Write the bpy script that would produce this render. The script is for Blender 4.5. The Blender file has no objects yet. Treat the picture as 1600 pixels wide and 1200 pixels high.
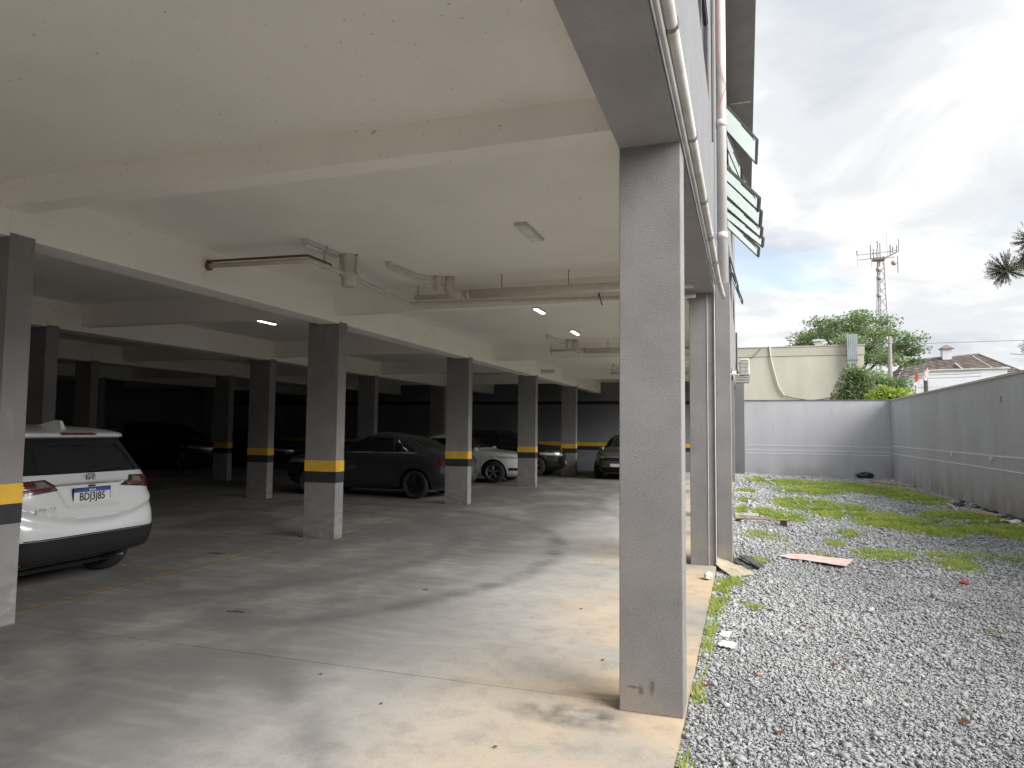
import bpy, bmesh, math, random
import numpy as np
from mathutils import Vector, Matrix
random.seed(7); RNG = np.random.default_rng(11)
R = math.radians
sc = bpy.context.scene
COL = sc.collection

# ------------------------------------------------------------------ camera
f_px, pitch, yaw, roll, EYE = 1099.32, .0646, .3209, .0098, 1.58
f0 = Vector((-math.sin(yaw), math.cos(yaw), 0)); r0 = Vector((math.cos(yaw), math.sin(yaw), 0)); u0 = Vector((0, 0, 1))
fw = math.cos(pitch)*f0 + math.sin(pitch)*u0; up = math.cos(pitch)*u0 - math.sin(pitch)*f0
rt = math.cos(roll)*r0 + math.sin(roll)*up; up = -math.sin(roll)*r0 + math.cos(roll)*up
cd = bpy.data.cameras.new('camera'); cam = bpy.data.objects.new('camera', cd); COL.objects.link(cam)
cam.matrix_world = Matrix(((rt.x, up.x, -fw.x, 0), (rt.y, up.y, -fw.y, 0), (rt.z, up.z, -fw.z, EYE), (0, 0, 0, 1)))
cd.sensor_width = 36; cd.lens = f_px/1600*36; cd.clip_start = .05; cd.clip_end = 3000
sc.camera = cam
# ------------------------------------------------------------------ sky, sun, exposure
SUN = Vector((.80, -.24, .54)).normalized()
w = bpy.data.worlds.new('World'); sc.world = w; w.use_nodes = True
nt = w.node_tree; nt.nodes.clear(); N = nt.nodes.new; L = nt.links.new
out = N('ShaderNodeOutputWorld'); bg = N('ShaderNodeBackground'); L(bg.outputs[0], out.inputs[0])
sky = N('ShaderNodeTexSky'); sky.sky_type = 'NISHITA'; sky.sun_disc = False
sky.sun_elevation = math.asin(SUN.z); sky.sun_rotation = math.atan2(SUN.x, SUN.y)
bg.inputs[1].default_value = .15
def wmath(op, a, b=None, c=None):
    n = N('ShaderNodeMath'); n.operation = op
    for i, v in enumerate((a, b, c)):
        if v is None: continue
        if isinstance(v, (int, float)): n.inputs[i].default_value = v
        else: L(v, n.inputs[i])
    return n.outputs[0]
tc = N('ShaderNodeTexCoord'); sep = N('ShaderNodeSeparateXYZ'); L(tc.outputs['Generated'], sep.inputs[0])
den = wmath('ADD', wmath('MAXIMUM', sep.outputs[2], 0.0), .22)
cmb = N('ShaderNodeCombineXYZ'); L(wmath('DIVIDE', sep.outputs[0], den), cmb.inputs[0]); L(wmath('DIVIDE', sep.outputs[1], den), cmb.inputs[1])
cmb.inputs[2].default_value = 3.7
def wnoise(scale, detail, rough, dist=0):
    n = N('ShaderNodeTexNoise'); n.inputs['Scale'].default_value = scale; n.inputs['Detail'].default_value = detail
    n.inputs['Roughness'].default_value = rough; n.inputs['Distortion'].default_value = dist
    L(cmb.outputs[0], n.inputs['Vector']); return n.outputs[0]
def wramp(fac, stops):
    n = N('ShaderNodeValToRGB'); L(fac, n.inputs[0]); e = n.color_ramp.elements
    while len(e) < len(stops): e.new(.5)
    for k, (p, c) in enumerate(stops): e[k].position = p; e[k].color = (*c, 1)
    n.color_ramp.interpolation = 'EASE'
    return n.outputs[0]
cl = wramp(wnoise(2.0, 10, .54, .4), [(.33, (.88, .925, 1.0)), (.46, (1.06, 1.09, 1.125)), (.57, (1.30, 1.30, 1.29))])
cover = wramp(wnoise(1.1, 8, .55, .2), [(.35, (.45, .45, .45)), (.45, (1, 1, 1))])
skym = N('ShaderNodeMix'); skym.data_type = 'RGBA'; skym.blend_type = 'MULTIPLY'; skym.inputs[0].default_value = 1
L(sky.outputs[0], skym.inputs[6]); skym.inputs[7].default_value = (.33, .33, .33, 1)
mx = N('ShaderNodeMix'); mx.data_type = 'RGBA'; L(cover, mx.inputs[0]); L(skym.outputs[2], mx.inputs[6]); L(cl, mx.inputs[7])
L(mx.outputs[2], bg.inputs[0])
sl = bpy.data.lights.new('sun', 'SUN'); sl.energy = 1.5; sl.angle = R(50); sl.color = (1, .97, .93)
so = bpy.data.objects.new('sun', sl); COL.objects.link(so); so.rotation_euler = SUN.to_track_quat('Z', 'Y').to_euler()
vs = sc.view_settings; vs.view_transform = 'Standard'; vs.look = 'None'; vs.exposure = 2.45; vs.gamma = 1; vs.use_curve_mapping = False
cy = sc.cycles; cy.max_bounces = 14; cy.diffuse_bounces = 10; cy.glossy_bounces = 4; cy.transparent_max_bounces = 12
cy.use_denoising = True; cy.sample_clamp_indirect = 6; cy.caustics_reflective = False; cy.caustics_refractive = False

# ------------------------------------------------------------------ materials
MATS = {}
def M(name, col, rough=.75, metal=0., var=.12, scale=6., bump=0., bscale=120., stretch=(1, 1, 1), coat=0., obj=False, spec=.5, fine=0., col2=None, detail=6):
    m = bpy.data.materials.new(name); m.use_nodes = True; t = m.node_tree; b = t.nodes['Principled BSDF']
    b.inputs['Roughness'].default_value = rough; b.inputs['Metallic'].default_value = metal
    b.inputs['Coat Weight'].default_value = coat; b.inputs['Coat Roughness'].default_value = .06
    b.inputs['Specular IOR Level'].default_value = spec
    if obj:
        tcn = t.nodes.new('ShaderNodeTexCoord'); src = tcn.outputs['Object']
    else:
        g = t.nodes.new('ShaderNodeNewGeometry'); src = g.outputs['Position']
    mp = t.nodes.new('ShaderNodeMapping'); mp.inputs['Scale'].default_value = stretch; t.links.new(src, mp.inputs[0])
    def noise(s, d=detail, rr=.55):
        n = t.nodes.new('ShaderNodeTexNoise'); n.inputs['Scale'].default_value = s; n.inputs['Detail'].default_value = d
        n.inputs['Roughness'].default_value = rr; t.links.new(mp.outputs[0], n.inputs['Vector']); return n.outputs[0]
    ramp = t.nodes.new('ShaderNodeValToRGB'); t.links.new(noise(scale), ramp.inputs[0])
    c2 = col2 or tuple(min(1, c*(1+var)) for c in col)
    ramp.color_ramp.elements[0].position = .34; ramp.color_ramp.elements[1].position = .66
    ramp.color_ramp.elements[0].color = (*[c*(1-var) for c in col], 1); ramp.color_ramp.elements[1].color = (*c2, 1)
    last = ramp.outputs[0]
    if fine:
        mxx = t.nodes.new('ShaderNodeMix'); mxx.data_type = 'RGBA'; mxx.blend_type = 'OVERLAY'; mxx.inputs[0].default_value = fine
        t.links.new(last, mxx.inputs[6]); t.links.new(noise(bscale, 3), mxx.inputs[7]); last = mxx.outputs[2]
    t.links.new(last, b.inputs['Base Color'])
    if bump:
        bn = t.nodes.new('ShaderNodeBump'); bn.inputs['Strength'].default_value = 1; bn.inputs['Distance'].default_value = bump
        t.links.new(noise(bscale, 3), bn.inputs['Height']); t.links.new(bn.outputs[0], b.inputs['Normal'])
    MATS[name] = m
    return m
def mix_in(m, fac_fn, col, where='Base Color'):
    """mix a second colour over a material's base colour; fac_fn(tree, position socket) gives the mask"""
    t = m.node_tree; b = t.nodes['Principled BSDF']; src = b.inputs[where].links[0].from_socket
    g = t.nodes.new('ShaderNodeNewGeometry')
    x = t.nodes.new('ShaderNodeMix'); x.data_type = 'RGBA'
    t.links.new(fac_fn(t, g.outputs['Position']), x.inputs[0]); t.links.new(src, x.inputs[6]); x.inputs[7].default_value = (*col, 1)
    t.links.new(x.outputs[2], b.inputs[where])
def n_noise(t, pos, scale, lo, hi, stretch=(1, 1, 1), detail=6, rot=0, off=(0, 0, 0), top=1., rg=.5):
    mp = t.nodes.new('ShaderNodeMapping'); mp.inputs['Scale'].default_value = stretch; mp.inputs['Rotation'].default_value = (0, 0, rot); mp.inputs['Location'].default_value = off
    t.links.new(pos, mp.inputs[0])
    n = t.nodes.new('ShaderNodeTexNoise'); n.inputs['Scale'].default_value = scale; n.inputs['Detail'].default_value = detail; n.inputs['Roughness'].default_value = rg; t.links.new(mp.outputs[0], n.inputs['Vector'])
    r = t.nodes.new('ShaderNodeMapRange'); r.inputs[1].default_value = lo; r.inputs[2].default_value = hi; r.inputs[4].default_value = top
    t.links.new(n.outputs[0], r.inputs[0]); return r.outputs[0]
def n_range(t, pos, axis, lo, hi, a=0., b=1.):
    s = t.nodes.new('ShaderNodeSeparateXYZ'); t.links.new(pos, s.inputs[0])
    r = t.nodes.new('ShaderNodeMapRange'); r.interpolation_type = 'SMOOTHSTEP'
    for i, v in zip((1, 2, 3, 4), (lo, hi, a, b)): r.inputs[i].default_value = v
    t.links.new(s.outputs[axis], r.inputs[0]); return r.outputs[0]
def n_mul(t, *a):
    o = a[0]
    for b in a[1:]:
        m = t.nodes.new('ShaderNodeMath'); m.operation = 'MULTIPLY'; t.links.new(o, m.inputs[0])
        if isinstance(b, (int, float)): m.inputs[1].default_value = b
        else: t.links.new(b, m.inputs[1])
        o = m.outputs[0]
    return o
def n_add(t, a, b):
    m = t.nodes.new('ShaderNodeMath'); m.operation = 'ADD'; m.use_clamp = True; t.links.new(a, m.inputs[0]); t.links.new(b, m.inputs[1]); return m.outputs[0]

concrete = M('concrete', (.39, .38, .357), .8, var=.12, scale=1.3, bump=.0015, bscale=90, fine=.25)
# tyre grime deepened inward to paint the light falling off, soil washed in along the open edge, pour streaks
mix_in(concrete, lambda t, p: n_mul(t, n_range(t, p, 1, -.4, 2.0), n_range(t, p, 0, -1.2, -3.6, .10, 1.), n_noise(t, p, .55, .20, .52, (1, .7, 1), 14, .9, top=.92, rg=.64)), (.105, .104, .103))  # left off behind the camera so the pale floor bounces light to the ceiling
mix_in(concrete, lambda t, p: n_noise(t, p, 2.2, .52, .75, (.8, 1.5, 1), 9, .9, (5, 3, 0), .28), (.19, .185, .18))
mix_in(concrete, lambda t, p: n_noise(t, p, 3.0, .50, .8, (.5, 2.5, 1), 6, .6, (9, 1, 0), .18), (.5, .48, .44))
mix_in(concrete, lambda t, p: n_mul(t, n_range(t, p, 0, -2.3, -.4), n_noise(t, p, .9, .32, .60, detail=7)), (.60, .465, .315))
def n_arc(t, p, cx, cy, r, wd):
    m = t.nodes.new('ShaderNodeVectorMath'); m.operation = 'SUBTRACT'; t.links.new(p, m.inputs[0]); m.inputs[1].default_value = (cx, cy, 0)
    l = t.nodes.new('ShaderNodeVectorMath'); l.operation = 'LENGTH'; t.links.new(m.outputs[0], l.inputs[0])
    d = t.nodes.new('ShaderNodeMath'); d.operation = 'SUBTRACT'; t.links.new(l.outputs['Value'], d.inputs[0]); d.inputs[1].default_value = r
    a = t.nodes.new('ShaderNodeMath'); a.operation = 'ABSOLUTE'; t.links.new(d.outputs[0], a.inputs[0])
    q = t.nodes.new('ShaderNodeMapRange'); q.interpolation_type = 'SMOOTHSTEP'; q.inputs[1].default_value = wd; q.inputs[2].default_value = 0; t.links.new(a.outputs[0], q.inputs[0]); return q.outputs[0]
for k_, (cx, cy, r_, wd, tp) in enumerate(((-7.2, 8.2, 4.9, .26, .75), (-7.2, 8.2, 3.5, .24, .65), (-9.5, -3.0, 8.1, .30, .75), (-9.5, -3.0, 9.6, .26, .55), (4.5, 17, 7.8, .30, .5), (4.5, 17, 6.4, .28, .5), (-6.6, 1.0, 3.6, .25, .7))):
    mix_in(concrete, lambda t, p, q=(cx, cy, r_, wd, tp, k_): n_mul(t, n_arc(t, p, *q[:4]), n_noise(t, p, 1.8, .34, .60, (1, 1, 1), 14, 0, (q[5]*3.1, 0, 0), min(1, q[4]*1.25), .66)), (.10, .10, .10))
mix_in(concrete, lambda t, p: n_noise(t, p, 5, .48, .80, detail=14, top=.6, rg=.72), (.15, .147, .143))
mix_in(concrete, lambda t, p: n_noise(t, p, 1.6, .52, .85, (1, 1, 1), 14, 0, (7, 7, 0), .28, .72), (.48, .465, .435))
mix_in(concrete, lambda t, p: n_noise(t, p, 55, .60, .74, detail=4, top=.4), (.15, .145, .14))
def spot(t, p, x, y, z, rx, ry, rz):
    m = t.nodes.new('ShaderNodeMapping'); m.vector_type = 'TEXTURE'; m.inputs['Location'].default_value = (x, y, z); m.inputs['Scale'].default_value = (rx, ry, rz); t.links.new(p, m.inputs[0])
    l = t.nodes.new('ShaderNodeVectorMath'); l.operation = 'LENGTH'; t.links.new(m.outputs[0], l.inputs[0])
    r = t.nodes.new('ShaderNodeMapRange'); r.interpolation_type = 'SMOOTHSTEP'; r.inputs[1].default_value = 1.; r.inputs[2].default_value = .2; t.links.new(l.outputs['Value'], r.inputs[0]); return r.outputs[0]
mix_in(concrete, lambda t, p: n_mul(t, spot(t, p, -.95, 3.92, 0, .5, .22, 1), n_noise(t, p, 6, .35, .6, detail=7), .9), (.07, .068, .066))
grey_stucco = M('grey stucco', (.25, .242, .242), .9, var=.08, scale=3, bump=.006, bscale=210, fine=.45)
mix_in(grey_stucco, lambda t, p: n_noise(t, p, 7, .6, .8, (1, 1, .25), 8, top=.45), (.19, .178, .17))
mix_in(grey_stucco, lambda t, p: n_mul(t, n_range(t, p, 2, .55, -.05), n_noise(t, p, 5, .38, .62, detail=7), .6), (.40, .34, .28))
for sp_ in ((-.575, 4.077, .125, .022, .05, .05), (-.515, 4.077, .15, .025, .05, .06), (-.62, 4.077, .14, .05, .05, .012)):
    mix_in(grey_stucco, lambda t, p, q=sp_: n_mul(t, spot(t, p, *q), n_noise(t, p, 30, .3, .5), .75), (.10, .085, .075))
facade_stucco = M('facade stucco', (.20, .202, .21), .92, var=.07, scale=2.5, bump=.008, bscale=150, stretch=(1, 1, .25), fine=.6)
wall_stucco = M('wall stucco', (.47, .48, .515), .92, var=.06, scale=1.4, bump=.006, bscale=120, stretch=(1, 1, .35), fine=.45)
mix_in(wall_stucco, lambda t, p: n_mul(t, n_range(t, p, 2, .75, -.1), n_noise(t, p, 2.2, .40, .62, (1, 1, .6), 8), .7), (.30, .25, .21))
mix_in(wall_stucco, lambda t, p: n_noise(t, p, 3.2, .50, .78, (1.2, 1.2, .35), 9, top=.25), (.27, .26, .27))
white_paint = M('white ceiling paint', (.90, .875, .82), .93, var=.05, scale=.9, bump=.004, bscale=130, fine=.22)
mix_in(white_paint, lambda t, p: n_noise(t, p, 26, .69, .75, detail=3, top=.6), (.30, .27, .24))
mix_in(white_paint, lambda t, p: n_noise(t, p, .9, .50, .80, detail=10, top=.18), (.62, .58, .50))
col_grey = M('column grey', (.225, .219, .219), .88, var=.07, scale=2.5, bump=.004, bscale=190, fine=.3)
mix_in(col_grey, lambda t, p: n_noise(t, p, 9, .57, .74, (1, 1, .35), 9, top=.5), (.33, .315, .31))
mix_in(col_grey, lambda t, p: n_mul(t, n_range(t, p, 2, .9, .0), n_noise(t, p, 6, .42, .66, (1, 1, 2.5), 9), .6), (.12, .115, .112))
band_yellow = M('band yellow', (.66, .40, .045), .7, var=.1, scale=7, bump=.002, bscale=190)
band_black = M('band black', (.022, .024, .03), .7, var=.2, scale=7, bump=.002, bscale=190)
inner_wall = M('inner wall', (.20, .212, .24), .9, var=.1, scale=.8, bump=.003, bscale=120)
dark_band = M('dark band', (.03, .03, .033), .9)
pvc = M('pvc', (.58, .54, .47), .55, var=.08, scale=9, obj=True)
pvc_white = M('pvc white', (.56, .55, .535), .5, var=.1, scale=4)
mix_in(pvc_white, lambda t, p: n_noise(t, p, 5, .5, .75, (2, 2, .6), 7, top=.55), (.38, .30, .23))
pvc_brown = M('pvc brown', (.13, .075, .05), .6)
steel = M('steel', (.30, .30, .30), .5, .8)
alum_dark = M('window frame', (.11, .108, .108), .5, .3)
black_plastic = M('black plastic', (.012, .013, .015), .75, var=.1, obj=True, spec=.25)
rubber = M('rubber', (.02, .02, .021), .85, obj=True)
rim_mat = M('rim', (.38, .38, .40), .35, .85, obj=True)
rim_dark = M('rim dark', (.05, .05, .055), .4, .6, obj=True)
chrome = M('chrome', (.75, .75, .76), .12, 1., var=.02, obj=True)
tint = M('tinted glass', (.010, .012, .014), .06, var=.05, obj=True, spec=.35)
lamp_red = M('lamp red', (.085, .007, .010), .15, var=.25, scale=20, coat=.6, obj=True)
lamp_clear = M('lamp clear', (.45, .43, .42), .15, .3, var=.2, obj=True, scale=30)
lamp_smoke = M('lamp smoke', (.16, .13, .12), .2, var=.3, obj=True, scale=30)
lamp_reflect = M('dim reflector', (.03, .005, .006), .4, obj=True)
lamp_dark = M('lamp dark', (.02, .018, .02), .15, coat=.6, obj=True)
plate_white = M('plate white', (.55, .56, .57), .5, var=.03, obj=True)
plate_blue = M('plate blue', (.015, .06, .26), .5, var=.03, obj=True)
ink = M('ink', (.012, .012, .013), .5)
white_body = M('white paint body', (.50, .515, .53), .3, var=.015, coat=.7, obj=True)
grey_body = M('graphite paint body', (.038, .043, .052), .3, .4, var=.03, coat=.8, obj=True)
black_body = M('black paint body', (.012, .013, .015), .25, .2, var=.05, coat=.8, obj=True)
brown_body = M('taupe paint body', (.12, .11, .10), .3, .5, var=.04, coat=.8, obj=True)
silver_body = M('silver paint body', (.42, .43, .45), .3, .4, var=.02, coat=.7, obj=True)
wood = M('wood', (.33, .25, .17), .85, var=.3, scale=9, stretch=(.4, 4, 4), bump=.003, bscale=60)
wood_dark = M('dark wood', (.07, .055, .045), .9, var=.3, scale=9, bump=.003, bscale=60)
board_grey = M('weathered board', (.50, .47, .42), .9, var=.15, scale=8)
card_mat = M('cardboard', (.50, .44, .33), .92, var=.14, scale=9)
rag_mat = M('dark sheet', (.10, .098, .095), .85, var=.3, scale=9)
pink_mat = M('pink sheet', (.70, .50, .47), .8, var=.08, scale=9)
white_litter = M('white litter', (.78, .78, .78), .7, var=.06)
red_litter = M('red litter', (.50, .06, .03), .6, var=.3, scale=40)
leaf_brown = M('dead leaf', (.16, .07, .035), .85, var=.3, scale=60)
black_bag = M('black bag', (.018, .018, .02), .4, var=.2)
beige = M('beige render', (.55, .54, .46), .92, var=.08, scale=.8, stretch=(1, 1, .5), fine=.1, bscale=40)
beige2 = M('beige parapet', (.50, .49, .42), .92, var=.08, scale=.9)
galv = M('galvanised', (.46, .51, .54), .4, .5, var=.1, scale=2)
white_wall = M('far white', (.62, .645, .68), .85, var=.04, scale=1)
tile_brown = M('roof tile', (.17, .14, .13), .9, var=.25, scale=1.5)
pole_mat = M('pole concrete', (.22, .21, .20), .9)
tower_mat = M('tower steel', (.34, .335, .335), .6, .3)
tower_red = M('tower red', (.20, .155, .145), .7)
coping_mat = M('coping', (.50, .49, .46), .85, var=.15, scale=3)
coping_dark = M('dark coping', (.16, .17, .17), .8, var=.2, scale=4)
groove = M('light trim', (.80, .80, .81), .9, var=.05)
ac_white = M('ac white', (.66, .66, .63), .5)
bark = M('bark', (.10, .075, .055), .95, var=.3, scale=8)
ground_mat = M('ground', (.20, .17, .13), .95, var=.2, scale=.3)
bed_mat = M('gravel bed', (.27, .27, .27), .95, var=.35, scale=40, bump=.012, bscale=70)
road_dust = M('soil', (.23, .17, .12), .95, var=.25, scale=6, bump=.004, bscale=60)
flag_red = M('red banner', (.45, .05, .04), .8)
wire_mat = M('wire', (.06, .06, .06), .7)

def attr_mat(name, stops, rough, trans=0.):
    m = bpy.data.materials.new(name); m.use_nodes = True; t = m.node_tree; b = t.nodes['Principled BSDF']
    a = t.nodes.new('ShaderNodeAttribute'); a.attribute_name = 'shade'
    r = t.nodes.new('ShaderNodeValToRGB'); e = r.color_ramp.elements
    while len(e) < len(stops): e.new(.5)
    for k, (p, c) in enumerate(stops): e[k].position = p; e[k].color = (*c, 1)
    t.links.new(a.outputs['Fac'], r.inputs[0]); t.links.new(r.outputs[0], b.inputs['Base Color']); b.inputs['Roughness'].default_value = rough
    if trans:
        tr = t.nodes.new('ShaderNodeBsdfTranslucent'); t.links.new(r.outputs[0], tr.inputs[0]); ms = t.nodes.new('ShaderNodeMixShader'); ms.inputs[0].default_value = trans
        t.links.new(b.outputs[0], ms.inputs[1]); t.links.new(tr.outputs[0], ms.inputs[2]); t.links.new(ms.outputs[0], t.nodes['Material Output'].inputs[0])
    return m
stone_mat = attr_mat('crushed stone', [(0, (.21, .218, .225)), (.35, (.34, .35, .358)), (.75, (.50, .51, .515)), (.965, (.64, .64, .625)), (1, (.42, .28, .20))], .85)
grass_mat = attr_mat('grass blades', [(0, (.17, .29, .045)), (.55, (.40, .53, .08)), (1, (.64, .64, .22))], .6, .5)
leaf_mat = attr_mat('tree leaves', [(0, (.09, .15, .065)), (.5, (.17, .25, .10)), (1, (.28, .35, .15))], .6, .45)
lime_mat = attr_mat('lime leaves', [(0, (.16, .27, .03)), (1, (.40, .50, .09))], .6, .35)
needle_mat = attr_mat('araucaria needles', [(0, (.05, .065, .04)), (1, (.13, .145, .09))], .7, .15)
def emit(name, col, s):
    m = bpy.data.materials.new(name); m.use_nodes = True; b = m.node_tree.nodes['Principled BSDF']
    b.inputs['Base Color'].default_value = (.8, .8, .8, 1); b.inputs['Emission Color'].default_value = (*col, 1); b.inputs['Emission Strength'].default_value = s
    return m
led = emit('led', (.93, .97, 1), 2.2)
def see_glass(name, col):
    m = bpy.data.materials.new(name); m.use_nodes = True; t = m.node_tree; t.nodes.remove(t.nodes['Principled BSDF'])
    a = t.nodes.new('ShaderNodeBsdfTransparent'); a.inputs[0].default_value = (*col, 1); g = t.nodes.new('ShaderNodeBsdfGlossy'); g.inputs['Roughness'].default_value = .03
    fr = t.nodes.new('ShaderNodeFresnel'); ms = t.nodes.new('ShaderNodeMixShader'); t.links.new(fr.outputs[0], ms.inputs[0]); t.links.new(a.outputs[0], ms.inputs[1]); t.links.new(g.outputs[0], ms.inputs[2])
    t.links.new(ms.outputs[0], t.nodes['Material Output'].inputs[0]); return m
def milky(name, col):
    m = bpy.data.materials.new(name); m.use_nodes = True; t = m.node_tree; b = t.nodes['Principled BSDF']; b.inputs['Base Color'].default_value = (*col, 1); b.inputs['Roughness'].default_value = .12
    tr = t.nodes.new('ShaderNodeBsdfTranslucent'); tr.inputs[0].default_value = (*col, 1); ms = t.nodes.new('ShaderNodeMixShader'); ms.inputs[0].default_value = .6
    t.links.new(b.outputs[0], ms.inputs[1]); t.links.new(tr.outputs[0], ms.inputs[2]); t.links.new(ms.outputs[0], t.nodes['Material Output'].inputs[0]); return m
green_glass = milky('green glass', (.78, .83, .82))
paint_line = M('worn yellow line', (.30, .23, .085), .8, var=.2, scale=9)
t_ = paint_line.node_tree; b_ = t_.nodes['Principled BSDF']; g_ = t_.nodes.new('ShaderNodeNewGeometry')
tr_ = t_.nodes.new('ShaderNodeBsdfTransparent'); ms_ = t_.nodes.new('ShaderNodeMixShader')
t_.links.new(n_noise(t_, g_.outputs['Position'], 9, .36, .66, detail=10, top=.75), ms_.inputs[0]); t_.links.new(tr_.outputs[0], ms_.inputs[1]); t_.links.new(b_.outputs[0], ms_.inputs[2])
t_.links.new(ms_.outputs[0], t_.nodes['Material Output'].inputs[0])

# ------------------------------------------------------------------ mesh helpers
class MB:
    def __init__(s): s.v = []; s.f = []
    def add(s, vs, fs):
        o = len(s.v); s.v += [tuple(p) for p in vs]; s.f += [tuple(o+i for i in f) for f in fs]; return s
    def box(s, x0, x1, y0, y1, z0, z1):
        return s.add([(x0, y0, z0), (x1, y0, z0), (x1, y1, z0), (x0, y1, z0), (x0, y0, z1), (x1, y0, z1), (x1, y1, z1), (x0, y1, z1)],
                     [(0, 3, 2, 1), (4, 5, 6, 7), (0, 1, 5, 4), (1, 2, 6, 5), (2, 3, 7, 6), (3, 0, 4, 7)])
    def tube(s, pts, r, n=12, cap=True, radii=None):
        pts = [Vector(p) for p in pts]; o = len(s.v); rings = []
        ref = None
        for i, p in enumerate(pts):
            d = (pts[min(i+1, len(pts)-1)] - pts[max(i-1, 0)]).normalized()
            if ref is None: ref = Vector((0, 0, 1)) if abs(d.z) < .9 else Vector((1, 0, 0))
            a = d.cross(ref).normalized(); b = a.cross(d).normalized(); ref = b
            rr = radii[i] if radii else r
            rings.append([p + (a*math.cos(2*math.pi*k/n) + b*math.sin(2*math.pi*k/n))*rr for k in range(n)])
        vs = [q for g in rings for q in g]; fs = []
        for i in range(len(pts)-1):
            for k in range(n): fs.append((i*n+k, i*n+(k+1) % n, (i+1)*n+(k+1) % n, (i+1)*n+k))
        if cap: fs.append(tuple(range(n-1, -1, -1))); fs.append(tuple((len(pts)-1)*n+k for k in range(n)))
        return s.add(vs, fs)
    def lathe(s, prof, axis='y', c=(0, 0, 0), n=32):
        vs = []; fs = []; m = len(prof)
        for k in range(n):
            a = 2*math.pi*k/n
            for (r, h) in prof:
                q = (r*math.cos(a), h, r*math.sin(a)) if axis == 'y' else (r*math.cos(a), r*math.sin(a), h)
                vs.append((q[0]+c[0], q[1]+c[1], q[2]+c[2]))
        for k in range(n):
            for j in range(m-1):
                a, b = k*m+j, ((k+1) % n)*m+j; fs.append((a, b, b+1, a+1))
        return s.add(vs, fs)
    def prism(s, poly, a0, a1, axis='y'):
        n = len(poly)
        def P(u, v, h): return (u, h, v) if axis == 'y' else ((h, u, v) if axis == 'x' else (u, v, h))
        return s.add([P(u, v, a0) for u, v in poly] + [P(u, v, a1) for u, v in poly],
                     [tuple(range(n)), tuple(range(2*n-1, n-1, -1))] + [(k, n+k, n+(k+1) % n, (k+1) % n) for k in range(n)])
    def build(s, name, mat, parent=None, smooth=False, bevel=0.):
        me = bpy.data.meshes.new(name); me.from_pydata(s.v, [], s.f); me.update()
        bm = bmesh.new(); bm.from_mesh(me); bmesh.ops.recalc_face_normals(bm, faces=bm.faces)
        if bevel: bmesh.ops.bevel(bm, geom=[e for e in bm.edges if e.calc_face_angle(0) > .5], offset=bevel, segments=2, affect='EDGES', profile=.6)
        bm.to_mesh(me); bm.free()
        if mat: me.materials.append(mat)
        if smooth: me.shade_smooth()
        o = bpy.data.objects.new(name, me); COL.objects.link(o); o.parent = parent
        return o
def smooth_by_angle(o, deg=40):
    me = o.data; me.shade_smooth(); me.update()
    bm = bmesh.new(); bm.from_mesh(me)
    for e in bm.edges: e.smooth = e.calc_face_angle(0) < R(deg)
    bm.to_mesh(me); bm.free(); return o
def tag(o, label, cat, group=None, kind=None):
    if label: o['label'] = label
    if cat: o['category'] = cat
    if group: o['group'] = group
    if kind: o['kind'] = kind
    return o
def thing(name, label, cat, loc=(0, 0, 0), rz=0, group=None):
    o = bpy.data.objects.new(name, None); COL.objects.link(o); o.location = loc; o.rotation_euler = (0, 0, rz); o.empty_display_size = .2
    return tag(o, label, cat, group)
def struct(o, label=None):
    o['kind'] = 'structure'
    if label: o['label'] = label
    return o
def copy_tree(o, parent=None):
    c = o.copy(); COL.objects.link(c); c.parent = parent
    for ch in o.children: copy_tree(ch, c)
    return c
def arc(c, a, b, r, n=6):
    """points rounding corner c between directions a (incoming point) and b (outgoing point)"""
    c, a, b = Vector(c), Vector(a), Vector(b); p = c + (a-c).normalized()*r; q = c + (b-c).normalized()*r
    return [tuple(p*(1-t)**2 + c*2*t*(1-t) + q*t*t) for t in [i/n for i in range(n+1)]]
def path(pts, r=.08):
    o = [pts[0]]
    for i in range(1, len(pts)-1): o += arc(pts[i], pts[i-1], pts[i+1], r)
    return o + [pts[-1]]
def np_mesh(name, V, F, mat, shade=None, smooth=False, kind=None, parent=None):
    me = bpy.data.meshes.new(name); k = F.shape[1]
    me.vertices.add(len(V)); me.vertices.foreach_set('co', V.astype(np.float32).ravel())
    me.loops.add(F.size); me.loops.foreach_set('vertex_index', F.astype(np.int32).ravel())
    me.polygons.add(len(F)); me.polygons.foreach_set('loop_start', np.arange(0, F.size, k, dtype=np.int32)); me.polygons.foreach_set('loop_total', np.full(len(F), k, dtype=np.int32))
    me.update(calc_edges=True)
    if shade is not None: me.attributes.new('shade', 'FLOAT', 'POINT').data.foreach_set('value', shade.astype(np.float32))
    me.materials.append(mat)
    if smooth: me.shade_smooth()
    o = bpy.data.objects.new(name, me); COL.objects.link(o); o.parent = parent
    if kind: o['kind'] = kind
    return o
def vnoise(x, y, s, seed=0):
    """cheap smooth value noise on arrays"""
    g = np.random.default_rng(seed).random((64, 64)); x = np.asarray(x)*s; y = np.asarray(y)*s
    xi = np.floor(x).astype(int); yi = np.floor(y).astype(int); fx = x-xi; fy = y-yi; fx = fx*fx*(3-2*fx); fy = fy*fy*(3-2*fy)
    G = lambda a, b: g[a % 64, b % 64]
    return (G(xi, yi)*(1-fx)+G(xi+1, yi)*fx)*(1-fy)+(G(xi, yi+1)*(1-fx)+G(xi+1, yi+1)*fx)*fy

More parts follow.
